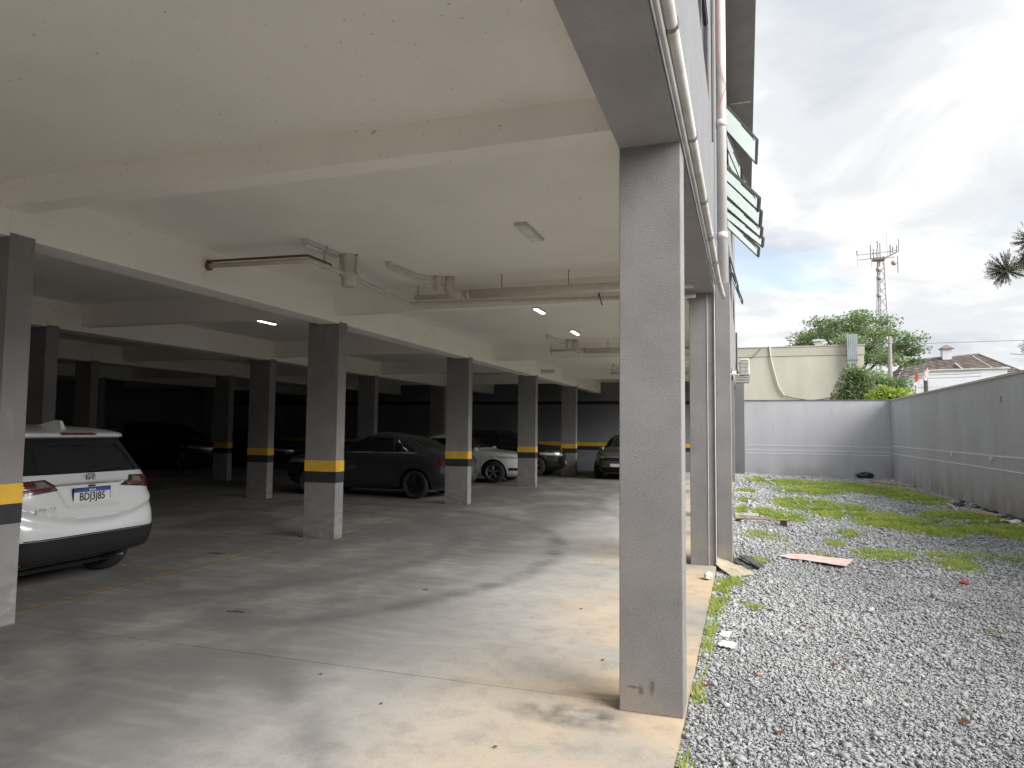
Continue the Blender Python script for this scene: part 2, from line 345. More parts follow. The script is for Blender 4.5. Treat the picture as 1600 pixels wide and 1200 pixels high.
# ------------------------------------------------------------------ ground, yard
XE, XS, YE = 5.20, -.347, 29.82          # right wall face, slab edge, end wall face
def gz(x, y):
    t = np.clip((np.asarray(x)-XS)/1.6, 0, 1); return -.045 - .095*t*t*(3-2*t) + .012*(vnoise(x, y, .9, 3)-.5)
struct(MB().add([(-900, -900, -.35), (900, -900, -.35), (900, 1500, -.35), (-900, 1500, -.35)], [(0, 1, 2, 3)]).build('ground', ground_mat))
nx, ny = 36, 170
xs = np.linspace(XS-.02, XE+.05, nx); ys = np.linspace(-14, YE+.05, ny); X, Y = np.meshgrid(xs, ys); Z = gz(X, Y)-.008
idx = np.arange(nx*ny).reshape(ny, nx)
F = np.stack([idx[:-1, :-1], idx[:-1, 1:], idx[1:, 1:], idx[1:, :-1]], -1).reshape(-1, 4)
struct(np_mesh('gravel_yard', np.stack([X, Y, Z], -1).reshape(-1, 3), F, bed_mat, smooth=True), 'grey gravel yard between garage and boundary wall')

def pebbles():
    V = []; S = []
    octa = np.array([(1, 0, 0), (-1, 0, 0), (0, 1, 0), (0, -1, 0), (0, 0, 1), (0, 0, -1)], float)
    for (y0, y1, dens, size) in ((2.3, 6.0, 6800, .0086), (6.0, 9.5, 4000, .0108), (9.5, 15, 1700, .015), (15, YE, 750, .022)):
        n = int((XE-XS)*(y1-y0)*dens); x = RNG.uniform(XS+.01, XE-.02, n); y = RNG.uniform(y0, y1, n)
        # keep what the photograph (and a step to either side) could see
        k = (x < .62*y+2.2); x, y = x[k], y[k]; n = len(x)
        sz = size*RNG.lognormal(-.06, .42, n)
        sc3 = np.stack([sz*RNG.uniform(.8, 1.5, n), sz*RNG.uniform(.55, 1., n), sz*RNG.uniform(.35, .8, n)], -1)
        P = octa[None]*(1+RNG.uniform(-.38, .38, (n, 6, 1)))+RNG.uniform(-.35, .35, (n, 6, 3)); P = P*sc3[:, None]
        a = RNG.uniform(0, 6.28, n); tl = RNG.normal(0, .32, n); ca, sa, ct, st = np.cos(a), np.sin(a), np.cos(tl), np.sin(tl)
        px, py, pz = P[..., 0].copy(), P[..., 1].copy(), P[..., 2].copy()
        py, pz = py*ct[:, None]-pz*st[:, None], py*st[:, None]+pz*ct[:, None]
        px, py = px*ca[:, None]-py*sa[:, None], px*sa[:, None]+py*ca[:, None]
        zz = gz(x, y) + RNG.uniform(-.25, .65, n)*sz*.9
        V.append(np.stack([px+x[:, None], py+y[:, None], pz+zz[:, None]], -1).reshape(-1, 3))
        S.append(np.repeat(np.clip(RNG.normal(.54, .13, n)+.30*(vnoise(x, y, .7, 21)-.5)+.22*(vnoise(x, y, 2.3, 22)-.5), 0, .96)+(RNG.random(n) < .006)*.5, 6))
    V = np.concatenate(V); S = np.clip(np.concatenate(S), 0, 1); n = len(V)//6
    tri = np.array([(0, 2, 4), (2, 1, 4), (1, 3, 4), (3, 0, 4), (2, 0, 5), (1, 2, 5), (3, 1, 5), (0, 3, 5)])
    F = (tri[None]+6*np.arange(n)[:, None, None]).reshape(-1, 3)
    tag(np_mesh('gravel', V, F, stone_mat, S), 'loose grey crushed stone covering the yard', 'gravel', kind='stuff')
pebbles()

PATCH = [(1.11, 25.73, 1.04, 1.6), (2.68, 24.71, 1.08, 1.9), (3.74, 23.29, .82, 1.8), (4.21, 21.38, .6, 2.0), (1.67, 21.99, .84, 1.1), (1.28, 18.11, .64, 1.5),
         (1.94, 16.79, .86, 1.3), (2.53, 15.49, .6, 1.2), (3.12, 14.63, .56, 1.1), (.66, 15.3, .5, .8), (.21, 11.99, .38, .40), (1.29, 11.98, .12, .25), (1.87, 11.15, .45, .5),
         (2.59, 10.9, .33, .7), (3.19, 11.31, .4, .45), (4.3, 15.3, .58, 1.7), (-.03, 17.77, .22, .5), (-.11, 15.14, .1, .85), (4.1, 16.52, .6, 1.1), (1.57, 13.24, .21, .4),
         (.83, 10.85, .3, .22), (-.27, 7.5, .10, .75), (-.12, 7.25, .16, .12), (.07, 7.05, .08, .10), (-.29, 6.3, .06, .5), (-.30, 5.35, .05, .45), (-.30, 4.55, .05, .2),
         (-.31, 3.6, .05, .12), (2.01, 7.31, .07, .18), (-.15, 8.1, .12, .25), (-.18, 9.2, .06, .15), (.15, 9.6, .15, .2), (.0, 20.5, .2, .4), (3.9, 11.4, .35, .4)]
def grass():
    V = []; S = []; F = []; o = 0
    for i, (cx, cy_, rx, ry) in enumerate(PATCH):
        far = cy_ > 13; dens = 4200 if far else 5200
        n = int(3.14*rx*ry*1.5*dens)+30
        r = np.sqrt(RNG.random(n))*1.25; a = RNG.uniform(0, 6.28, n); x = cx+rx*r*np.cos(a); y = cy_+ry*r*np.sin(a)
        m = vnoise(x, y, 2.6, 5)*.55+vnoise(x, y, 7.5, 9)*.45
        k = (RNG.random(n) < np.clip((1.25-r)*1.5, 0, 1)*np.clip((m-.30)*3.4, .015, 1)) & (x > XS+.02) & (x < XE-.03) & (y < YE-.05)
        x, y, m = x[k], y[k], m[k]; n = len(x); b = gz(x, y)
        h = RNG.uniform(.03, .085, n)*(1.25 if far else .8)*(.6+m); wd = RNG.uniform(.0025, .0045, n)*(2.0 if far else 1.1)
        a = RNG.uniform(0, 6.28, n); ln_ = RNG.uniform(.4, 1.5, n); lx = np.cos(a)*h*ln_; ly = np.sin(a)*h*ln_; h = h*.8; sx, sy = -np.sin(a)*wd, np.cos(a)*wd
        P = np.stack([np.stack([x-sx, y-sy, b], -1), np.stack([x+sx, y+sy, b], -1), np.stack([x+lx*.4+sx*.7, y+ly*.4+sy*.7, b+h*.65], -1),
                      np.stack([x+lx*.4-sx*.7, y+ly*.4-sy*.7, b+h*.65], -1), np.stack([x+lx, y+ly, b+h], -1)], 1)
        V.append(P.reshape(-1, 3)); S.append(np.repeat(np.clip(RNG.normal(.5, .28, n)+(m-.5)*1.0, 0, 1), 5))
        base = o+5*np.arange(n)[:, None, None]; F.append((np.array([(0, 1, 2), (0, 2, 3), (3, 2, 4)])[None]+base).reshape(-1, 3)); o += 5*n
    tag(np_mesh('grass', np.concatenate(V), np.concatenate(F), grass_mat, np.concatenate(S)), 'bright green grass growing through the gravel in patches', 'grass', kind='stuff')
grass()

# ------------------------------------------------------------------ garage floor
fl = bpy.data.objects.new('garage_floor', None); COL.objects.link(fl); struct(fl, 'grey concrete garage floor with soil stains along its open edge')
XB = [-25, -20.2, -15.2, -10.4, -5.80, XS]; YB = [-14, -9.3, -5, -.6, 4.2, 8.80, 13.8, 18.8, 23.7, 28.2]
for i in range(5):
    for j in range(9):
        g = .004
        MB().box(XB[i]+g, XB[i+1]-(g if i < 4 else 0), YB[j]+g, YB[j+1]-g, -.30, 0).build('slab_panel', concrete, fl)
MB().box(-25, XS-.004, -14, 28.2, -.31, -.012).build('joint_filler', dark_band, fl)
def line(x0, x1, y0, y1): MB().add([(x0, y0, .004), (x1, y0, .004), (x1, y1, .004), (x0, y1, .004)], [(0, 1, 2, 3)]).build('parking_line', paint_line, fl)
for j in range(1, 9): line(-5.93, -5.84, YB[j]+.35 if j != 4 else 4.3, YB[j+1]-.1 if j < 8 else 27.8)
for y in (1.9, 6.30, 11.2, 16.2, 21.2): line(-10.3, -5.935, y-.045, y+.045)
# ------------------------------------------------------------------ building
bld = thing('parking_building', 'grey rendered building on columns over an open parking garage', 'building')
ZC, ZT, ZBM, ZE = 3.505, 3.295, 3.08, 3.256
YA, YZ = -14.0, 28.2
MB().box(-25, -.52, YA, YZ, ZC, ZC+.25).build('ceiling_slab', white_paint, bld)
# edge beam and facade with window openings
MB().box(-.697, -.345, YA, 28.55, ZE, 4.1).build('edge_beam', M('bounce-lit beam stucco', (.42, .405, .405), .9, var=.07, scale=3, bump=.006, bscale=210, fine=.4), bld)  # column paint lightened to put bounce light into the underside's colour
rows = [(5.18, 6.06, [(-9, -5), (-3.5, .6), (3.2, 7.75), (11.3, 15.35), (17.2, 21.0), (22.8, 26.0)]), (7.15, 8.12, [(-9, -5), (-3.5, .6), (3.2, 7.75), (13.95, 17.6), (19.5, 23.5)])]
fm = MB(); z = 3.27
for (za, zb, ops) in rows:
    fm.box(-.60, -.343, YA, 28.55, z, za)
    y = YA
    for (a, b) in ops: fm.box(-.60, -.343, y, a, za, zb); y = b
    fm.box(-.60, -.343, y, 28.55, za, zb); z = zb
fm.box(-.60, -.343, YA, 28.55, z, 9.50)
fm.build('facade_wall', facade_stucco, bld)
MB().box(-25, .262, YA, 28.7, 9.52, 9.85).build('roof_eave', grey_stucco, bld)
MB().box(-24.8, -.62, 28.3, 28.55, 3.75, 9.5).build('end_facade', facade_stucco, bld)
for y in (9.6, 17.4, 25.3): MB().box(-.29, .20, y-.012, y+.012, 9.500, 9.518).build('soffit_joint', groove, bld)
# T beams
TB = [(-.95, ZT), (3.90, ZT), (8.66, 3.20), (15.23, 3.17), (21.70, 3.20)]
for (y, zb) in TB + [(-5.8, ZT), (-10.6, ZT)]:
    MB().box(-5.545, -.69, y, y+.19, zb, ZC+.02).build('cross_beam', white_paint, bld)
for y in (-5.8, -.9, 3.9, 8.45, 13.3, 18.2, 23): MB().box(-24.9, -6.06, y, y+.19, 3.16, ZC+.02).build('cross_beam', white_paint, bld)
# longitudinal beams
for (x1, wd) in ((-5.54, .33), (-10.1, .33), (-14.5, .33), (-19.4, .33)):
    MB().box(x1-wd, x1-.004, YA, YZ, ZBM, ZC+.02).build('long_beam', white_paint, bld)
# columns
def column(x1, y, wx, wy, ztop, mat=col_grey, bands=True, capital=True):
    c = MB().box(x1-wx, x1, y, y+wy, 0, ztop).build('column', mat, bld, bevel=.006)
    if bands:
        e = .003
        for nm, a, b, m in (('yellow_band', .954, 1.112, band_yellow), ('black_band', .796, .954, band_black)):
            MB().box(x1-wx-e, x1+e, y-e, y+wy+e, a, b).build(nm, m, c)
    if capital: MB().box(x1-wx-.004, x1+.006, y-.004, y+wy+.004, ztop, ZC+.01).build('capital', white_paint, c)
    return c
for y in (-5.9, -.95, 3.97, 8.76, 13.78, 18.77, 23.67): column(-5.54, y, .515, .212, 3.108)
for y in (-6.1, -1.2, 3.6, 7.87, 13.2, 17.9, 22.8): column(-10.1, y, .54, .212, 3.108)
for y in (2.5, 7.4, 12.45, 17.1, 22.0): column(-14.5, y, .50, .212, 3.108)
for y in (7.0, 12.0, 17.0, 22.0): column(-19.4, y, .50, .212, 3.108)
for y in (-5.7, -.8): column(-.343, y, .354, .24, 3.27, grey_stucco, False, False)
c1 = column(-.343, 4.077, .354, .24, 3.27, grey_stucco, False, False); c1['label'] = 'near grey column with scuffs and smudges at its foot'
for y in (13.6, 18.5, 23.4): column(-.343, y, .354, .24, 3.27, grey_stucco, False, False)
MB().box(-.640, -.43, 8.73, 9.05, 0, 3.27).build('column', grey_stucco, bld, bevel=.006)
MB().box(-.432, -.345, 8.748, 9.05, 0, 3.27).build('column_infill', grey_stucco, bld)
MB().box(-.3425, -.169, 8.98, 9.28, -.2, 3.42).build('pipe_pier', grey_stucco, bld, bevel=.005)
MB().box(-.60, -.05, 28.56, 28.85, -.2, 3.75).build('end_pier', facade_stucco, bld)
for x in (-.4285, -.3435): MB().box(x-.0035, x+.0015, 8.724, 8.745, .0, 3.25).build('sunlit_edge_strip', groove, bld)  # pale strips painting the sunlit arrises of the column
# inner walls
bw = MB().box(-25, -.62, 28.0, 28.2, 0, ZC).build('rear_wall', inner_wall, bld)
MB().box(-24.9, -.63, 27.992, 28.002, .949, 1.10).build('yellow_band', band_yellow, bw); MB().box(-24.9, -.63, 27.992, 28.002, .79, .949).build('black_band', band_black, bw)
MB().box(-24.9, -.63, 27.985, 28.003, 2.62, 2.76).build('dark_band', dark_band, bw)
lw = MB().box(-25.2, -25, YA, YZ, 0, ZC+.25).build('side_or_unseen_wall', inner_wall, bld)
MB().box(-25, -.7, YA-.2, YA, 0, ZC).build('side_or_unseen_wall', white_paint, bld)  # unseen wall behind the camera, made white to bounce light onto the ceiling
# windows: closed panes behind, and awning sashes hinged at the top
for (za, zb, ops) in rows:
    for (a, b) in ops:
        n = max(2, int(round((b-a)/1.1)))
        for k in range(n):
            y0, y1 = a+(b-a)*k/n, a+(b-a)*(k+1)/n; e = .045
            fr = MB()
            for q in ((y0, y1, za, za+e), (y0, y1, zb-e, zb), (y0, y0+e, za+e, zb-e), (y1-e, y1, za+e, zb-e)): fr.box(-.40, -.355, *q)
            wdw = fr.build('window', alum_dark, bld)
            MB().box(-.383, -.375, y0+e, y1-e, za+e, zb-e).build('pane', tint, wdw)
def sash(y, wd, zb_, xb, zh):
    x0 = -.338; L_ = math.hypot(xb-x0, zh-zb_); th = math.atan2(xb-x0, zh-zb_)
    o = bpy.data.objects.new('open_sash', None)
    e = .045; fr = MB()
    for q in ((0, wd, -e, 0), (0, wd, -L_, -L_+e), (0, e, -L_+e, -e), (wd-e, wd, -L_+e, -e)): fr.box(-.02, .02, *q)
    w_ = fr.build('open_sash', alum_dark, bld); w_.location = (x0, y, zh); w_.rotation_euler = (0, -th, 0)
    MB().box(-.004, .004, e, wd-e, -L_+e, -e).build('pane', green_glass, w_)
    MB().tube([(-.03, .04, -L_*.55), (-.03, .04, -L_+.12), (-.04, .07, -L_+.06)], .008, 6).build('stay_arm', alum_dark, w_)
for a in ((14.05, 1.30, 7.2, .28, 8.03), (15.45, .98, 7.2, -.02, 8.07), (16.5, .95, 7.2, .097, 8.06), (11.38, .68, 5.2, .253, 5.86), (12.10, .95, 5.2, .296, 5.90), (13.1, .68, 5.2, .328, 5.88),
          (13.82, .66, 5.2, .366, 5.86), (14.53, .75, 5.2, .299, 5.90), (18.4, .9, 5.25, -.15, 6.0), (20.2, .7, 5.2, -.05, 6.0)): sash(*a)
# ------------------------------------------------------------------ boundary walls
rw = thing('boundary_wall', 'long dark grey rendered boundary wall along the right of the yard', 'wall')
HW = 2.845
yb = [-14, -7, 0, 7.3, 15.1, 22.9, YE+.2]
for k in range(6): MB().box(XE, XE+.2, yb[k]+.006, yb[k+1]-.006, -.3, HW-.05).build('panel', wall_stucco, rw)
MB().box(XE+.012, XE+.19, -14, YE+.2, -.3, HW-.052).build('wall_core', dark_band, rw)
for k in range(6): MB().box(XE-.03, XE+.23, yb[k]+.003, yb[k+1]-.003, HW-.05, HW).build('coping_stone', coping_mat, rw)
for z in (.815, 1.105): MB().box(XE-.006, XE+.002, -14, YE, z-.012, z+.012).build('trim_line', groove, rw)
for y, z in ((21.45, 1.05), (18.32, 1.06)): MB().box(XE-.04, XE-.004, y-.09, y+.09, z-.06, z+.06).build('outlet_box', ac_white, rw, bevel=.006)
for y, z in ((17.6, 2.33),): MB().box(XE-.006, XE+.002, y-.018, y+.018, z-.07, z+.06).build('weep_slot', dark_band, rw)
ew = thing('end_wall', 'pale grey rendered wall closing the far end of the yard', 'wall')
end_stucco = M('end wall stucco', (.55, .56, .60), .92, var=.05, scale=1.2, bump=.005, bscale=120, stretch=(1, 1, .35), fine=.3)
mix_in(end_stucco, lambda t, p: n_mul(t, n_range(t, p, 2, .6, -.1), n_noise(t, p, 1.6, .40, .62, (1, 1, .6), 8), .6), (.40, .35, .30))
mix_in(end_stucco, lambda t, p: n_noise(t, p, 2.6, .52, .82, (1.2, 1.2, .25), 9, top=.3), (.38, .37, .38))
MB().box(-.3, XE-.002, YE, YE+.2, -.3, HW-.03).build('wall_face', end_stucco, ew)
MB().box(-.3, XE-.035, YE-.02, YE+.22, HW-.03, HW+.012).build('coping', coping_dark, ew)
for z in (.735, .86, 1.05): MB().box(-.04, XE-.004, YE-.008, YE+.002, z-.013, z+.013).build('trim_line', groove, ew)
# soil and debris strip at the foot of the right wall
sv = []; 
# ------------------------------------------------------------------ pipes under the ceiling
def drain_run(label):
    d = thing('drain_pipe', label, 'pipe', group='drain pipes under the garage ceiling')
    yb_ = 8.13
    MB().tube([(-3.55, yb_, ZC), (-3.55, yb_, 3.40)] + arc((-3.55, yb_, 3.272), (-3.55, yb_, 4), (0, yb_, 3.272), .12, 8) + [(-3.38, yb_, 3.272)], .063, 16).build('elbow', pvc, d, True)
    MB().tube([(-3.40, yb_, 3.272), (-.55, yb_, 3.262)], .057, 16).build('main_pipe', pvc, d, True)
    for x in (-3.38, -3.30): MB().tube([(x, yb_, 3.272), (x+.03, yb_, 3.272)], .066, 16).build('collar', pvc, d, True)
    MB().tube(path([(-3.90, 7.15, ZC), (-3.90, 7.15, 3.43), (-3.82, 7.93, 3.43), (-3.70, 8.03, 3.43)], .05), .024, 10).build('branch_pipe', pvc, d, True)
    MB().lathe([(0, 3.34), (.052, 3.34), (.062, 3.37), (.050, 3.40), (.066, 3.44), (.066, 3.47), (.045, ZC)], 'z', (-3.68, 8.06, 0), 16).build('trap', pvc, d, True)
    MB().tube([(-3.66, 8.06, 3.40), (-3.58, 8.11, 3.36)], .03, 10).build('branch_pipe', pvc, d, True)
    MB().tube([(-4.22, 8.52, 3.345), (-3.3, 8.52, 3.335)], .030, 10).build('branch_pipe', pvc, d, True)
    for x in (-4.18,): MB().tube([(x, 8.52, ZC), (x, 8.52, 3.26)], .006, 6).build('hanger', steel, d)
    for x in (-2.85, -2.0, -1.3): MB().tube([(x, yb_, 3.31), (x, yb_, ZC)], .006, 6).build('hanger', steel, d)
    return d
d1 = drain_run('nearest pale drain pipe with wide elbow and trap under ceiling')
for dy, lb in ((6.45, 'middle pale drain pipe with elbow, partly behind the near column'), (12.9, 'farthest pale drain pipe under the ceiling of the aisle')):
    c = copy_tree(d1); c.location = (.12 if dy < 7 else .3, dy, -.01); c['label'] = lb
c = copy_tree(d1); c.location = (-4.6, 11.2, -.02); c['label'] = 'dim drain pipe under the dark ceiling behind the row of columns'
tp = thing('water_pipe', 'thin pale pipe zigzagging from beam to facade past the canister', 'pipe')
MB().tube(path([(-5.53, 6.13, 3.325), (-4.24, 6.13, 3.30), (-4.20, 6.72, 3.285), (-4.30, 8.47, 3.255), (-.55, 8.60, 3.20)], .07), .027, 12).build('pipe', pvc, tp, True)
MB().tube([(-5.54, 6.13, 3.325), (-5.51, 6.13, 3.325)], .05, 14).build('flange', pvc_brown, tp, True)
MB().tube(path([(-5.53, 6.10, 3.368), (-4.25, 6.10, 3.345), (-4.20, 6.45, 3.32)], .05), .014, 8).build('brown_line', pvc_brown, tp, True)
MB().tube([(-4.225, 6.38, ZC), (-4.225, 6.38, 3.30)], .024, 10).build('riser', pvc, tp, True)
MB().tube([(-4.226, 6.34, 3.292), (-4.224, 6.42, 3.292)], .034, 12).build('collar', pvc, tp, True)
MB().tube([(-1.72, 8.55, 3.23), (-1.71, 8.54, 3.30), (-1.70, 8.52, 3.235), (-1.68, 8.50, 3.17), (-1.66, 8.48, 3.12)], .008, 6).build('tie_strap', M('blue strap', (.05, .11, .16), .7), tp)
cn = thing('drain_canister', 'pale round plastic drain body hanging from the ceiling beside the tube light', 'drain')
MB().lathe([(0, 3.15), (.07, 3.15), (.078, 3.16), (.082, 3.26), (.092, 3.262), (.092, 3.31), (.086, 3.315), (.094, ZC)], 'z', (-4.185, 6.78, 0), 24).build('body', pvc, cn, True)
for k in range(8):
    a = k*math.pi/4+.3; x, y = -4.185+.09*math.cos(a), 6.78+.09*math.sin(a)
    MB().tube([(x, y, 3.287), (x+.012*math.cos(a), y+.012*math.sin(a), 3.287)], .019, 10).build('port', pvc, cn)
for s in (-1, 1): MB().tube([(-4.185+s*.105, 6.76, ZC), (-4.185+s*.10, 6.75, 3.27)], .004, 6).build('strap', steel, cn)
MB().box(-4.31, -4.06, 6.75, 6.77, ZC-.012, ZC-.002).build('bracket', steel, cn)
# lamps
def lamp(x, y, ln, label, lit, wd=.10, tube=False, rz=0):
    t = thing('ceiling_light', label, 'ceiling light', (x, y, ZC), 0, 'linear lights on the garage ceiling')
    MB().box(-wd/2, wd/2, 0, ln, -.028 if not tube else -.045, -.001).build('housing', pvc_white, t, bevel=.004)
    if tube: MB().tube([(0, .03, -.058), (0, ln-.03, -.058)], .016, 10).build('tube', ac_white, t, True)
    else: MB().box(-wd/2+.018, wd/2-.018, .025, ln-.025, -.034, -.0275).build('diffuser', led if lit else M('diffuser', (.72, .71, .68), .5), t)
lamp(-1.97, 6.12, .6, 'unlit linear light nearest the camera, alone on bare ceiling', False, .13)
lamp(-4.25, 6.04, .6, 'unlit batten light touching the drain canister', False, .06, True)
lamp(-3.12, 10.5, .5, 'lit linear light just beyond the thick drain pipe', True)
lamp(-3.15, 13.08, .55, 'lit linear light in front of the second drain pipe', True)
lamp(-8.25, 10.4, .5, 'lit linear light above the dark bays left of the middle column', True)
lamp(-8.2, 13.4, .5, 'lit linear light just right of the middle column top', True)
# facade pipework
hp = thing('facade_pipe', 'white pipe clamped along the lower edge of the facade', 'pipe')
MB().tube([(-.285, 1.5, 3.30), (-.285, 5.5, 3.315), (-.285, 7.6, 3.33)] + arc((-.285, 8.5, 3.335), (-.285, 7.5, 3.33), (-.24, 8.85, 3.20), .25, 6) + [(-.245, 8.86, 3.22)], .03, 12).build('pipe', pvc_white, hp, True)
MB().tube([(-.318, 1.5, 3.262), (-.318, 8.4, 3.292)], .014, 8).build('cable', pvc_white, hp, True)
for y in (2.55, 2.95, 4.15, 5.35, 6.4, 7.4):
    MB().tube([(-.285, y-.015, 3.31), (-.285, y+.015, 3.31)], .037, 12).build('clamp', steel, hp)
    MB().box(-.345, -.28, y+.05, y+.065, 3.335, 3.375).build('bracket', steel, hp)
dp = thing('downpipe', 'thick stained white downpipe running up the facade from the pier', 'pipe')
MB().tube([(-.255, 9.12, 3.40), (-.255, 9.12, 9.5)], .062, 16).build('pipe', pvc_white, dp, True)
for z in (4.0, 5.45, 7.2): MB().tube([(-.255, 9.12, z), (-.255, 9.12, z+.08)], .069, 16).build('socket', pvc_white, dp, True)
MB().tube([(-.31, 9.0, 9.4), (-.30, 8.98, 6.6), (-.26, 9.03, 6.2), (-.19, 9.08, 5.95), (-.30, 8.98, 5.6)], .0035, 6).build('red_wire', flag_red, dp)
for (y, z0, z1) in ((8.2, 4.9, 9.4), (8.35, 6.4, 9.4), (10.4, 6.3, 9.45)):
    tag(MB().tube([(-.325, y, z0), (-.325, y+.02, z1)], .012, 6).build('cable', wire_mat), {8.2: 'thin dark cable up the facade left of the downpipe', 8.35: 'short dark cable up the facade beside the downpipe', 10.4: 'thin dark cable up the facade right of the downpipe'}[y], 'cable')
ac = thing('air_conditioner', 'white air conditioner unit on the facade near the end wall', 'air conditioner')
MB().box(-.20, .15, 26.9, 27.65, 3.66, 4.24).build('case', ac_white, ac, bevel=.02)
MB().box(-.14, .10, 26.885, 26.905, 3.72, 4.18).build('grille_recess', dark_band, ac)
for k in range(9): MB().box(-.15, .11, 26.872, 26.89, 3.725+k*.05, 3.752+k*.05).build('louvre', ac_white, ac)
for s in (-.16, .11): MB().box(-.33, .16, 27.1-s, 27.13-s, 3.60, 3.64).build('bracket', steel, ac)
for k in range(4): MB().box(-.34+.0*k, .17-.012*k, 26.86+.01*k, 27.7, 3.555-.055*k, 3.585-.055*k).build('shelf_slat', pvc_white, ac)
MB().tube([(-.29, 26.85, 5.2), (-.29, 26.85, 3.9), (-.26, 26.87, 3.7), (-.20, 26.95, 3.75)], .03, 8).build('hose', wire_mat, ac)

# ------------------------------------------------------------------ cars
def catmull(rows, sub):
    A = np.array(rows, float); n = len(A); P = np.vstack([2*A[0]-A[1], A, 2*A[-1]-A[-2]]); o = []
    for i in range(n-1):
        p0, p1, p2, p3 = P[i], P[i+1], P[i+2], P[i+3]
        for k in range(sub):
            t = k/sub; m1 = (p2-p0)*.5*.8; m2 = (p3-p1)*.5*.8
            o.append((2*t**3-3*t*t+1)*p1+(t**3-2*t*t+t)*m1+(-2*t**3+3*t*t)*p2+(t**3-t*t)*m2)
    o.append(A[-1]); B = np.array(o); B[:, 0] = np.maximum.accumulate(B[:, 0]+np.arange(len(B))*1e-6)
    return B
SUV = [(.20, -1.62, 1.90, .70), (.26, -1.80, 2.02, .80), (.33, -2.06, 2.09, .85), (.42, -2.12, 2.12, .868), (.56, -2.145, 2.14, .885), (.66, -2.14, 2.145, .885), (.80, -2.11, 2.13, .88), (.92, -2.075, 2.06, .872),
       (1.0, -2.055, 1.86, .862), (1.05, -2.035, 1.45, .85), (1.09, -2.005, 1.08, .835), (1.20, -1.93, .86, .79), (1.35, -1.83, .56, .725), (1.455, -1.765, .30, .675), (1.475, -1.83, .25, .665),
       (1.52, -1.82, .08, .625), (1.57, -1.5, -.2, .52), (1.60, -1.0, -.5, .30)]
SEDAN = [(.18, -2.1, 2.1, .72), (.28, -2.28, 2.28, .84), (.45, -2.37, 2.37, .905), (.60, -2.37, 2.37, .915), (.75, -2.34, 2.33, .91), (.86, -2.31, 2.18, .90), (.93, -2.26, 1.7, .885),
         (.98, -2.15, 1.18, .865), (1.03, -1.93, 1.0, .83), (1.15, -1.60, .74, .775), (1.28, -1.30, .44, .705), (1.37, -.98, .16, .635), (1.43, -.62, -.12, .53), (1.46, -.4, -.25, .32)]
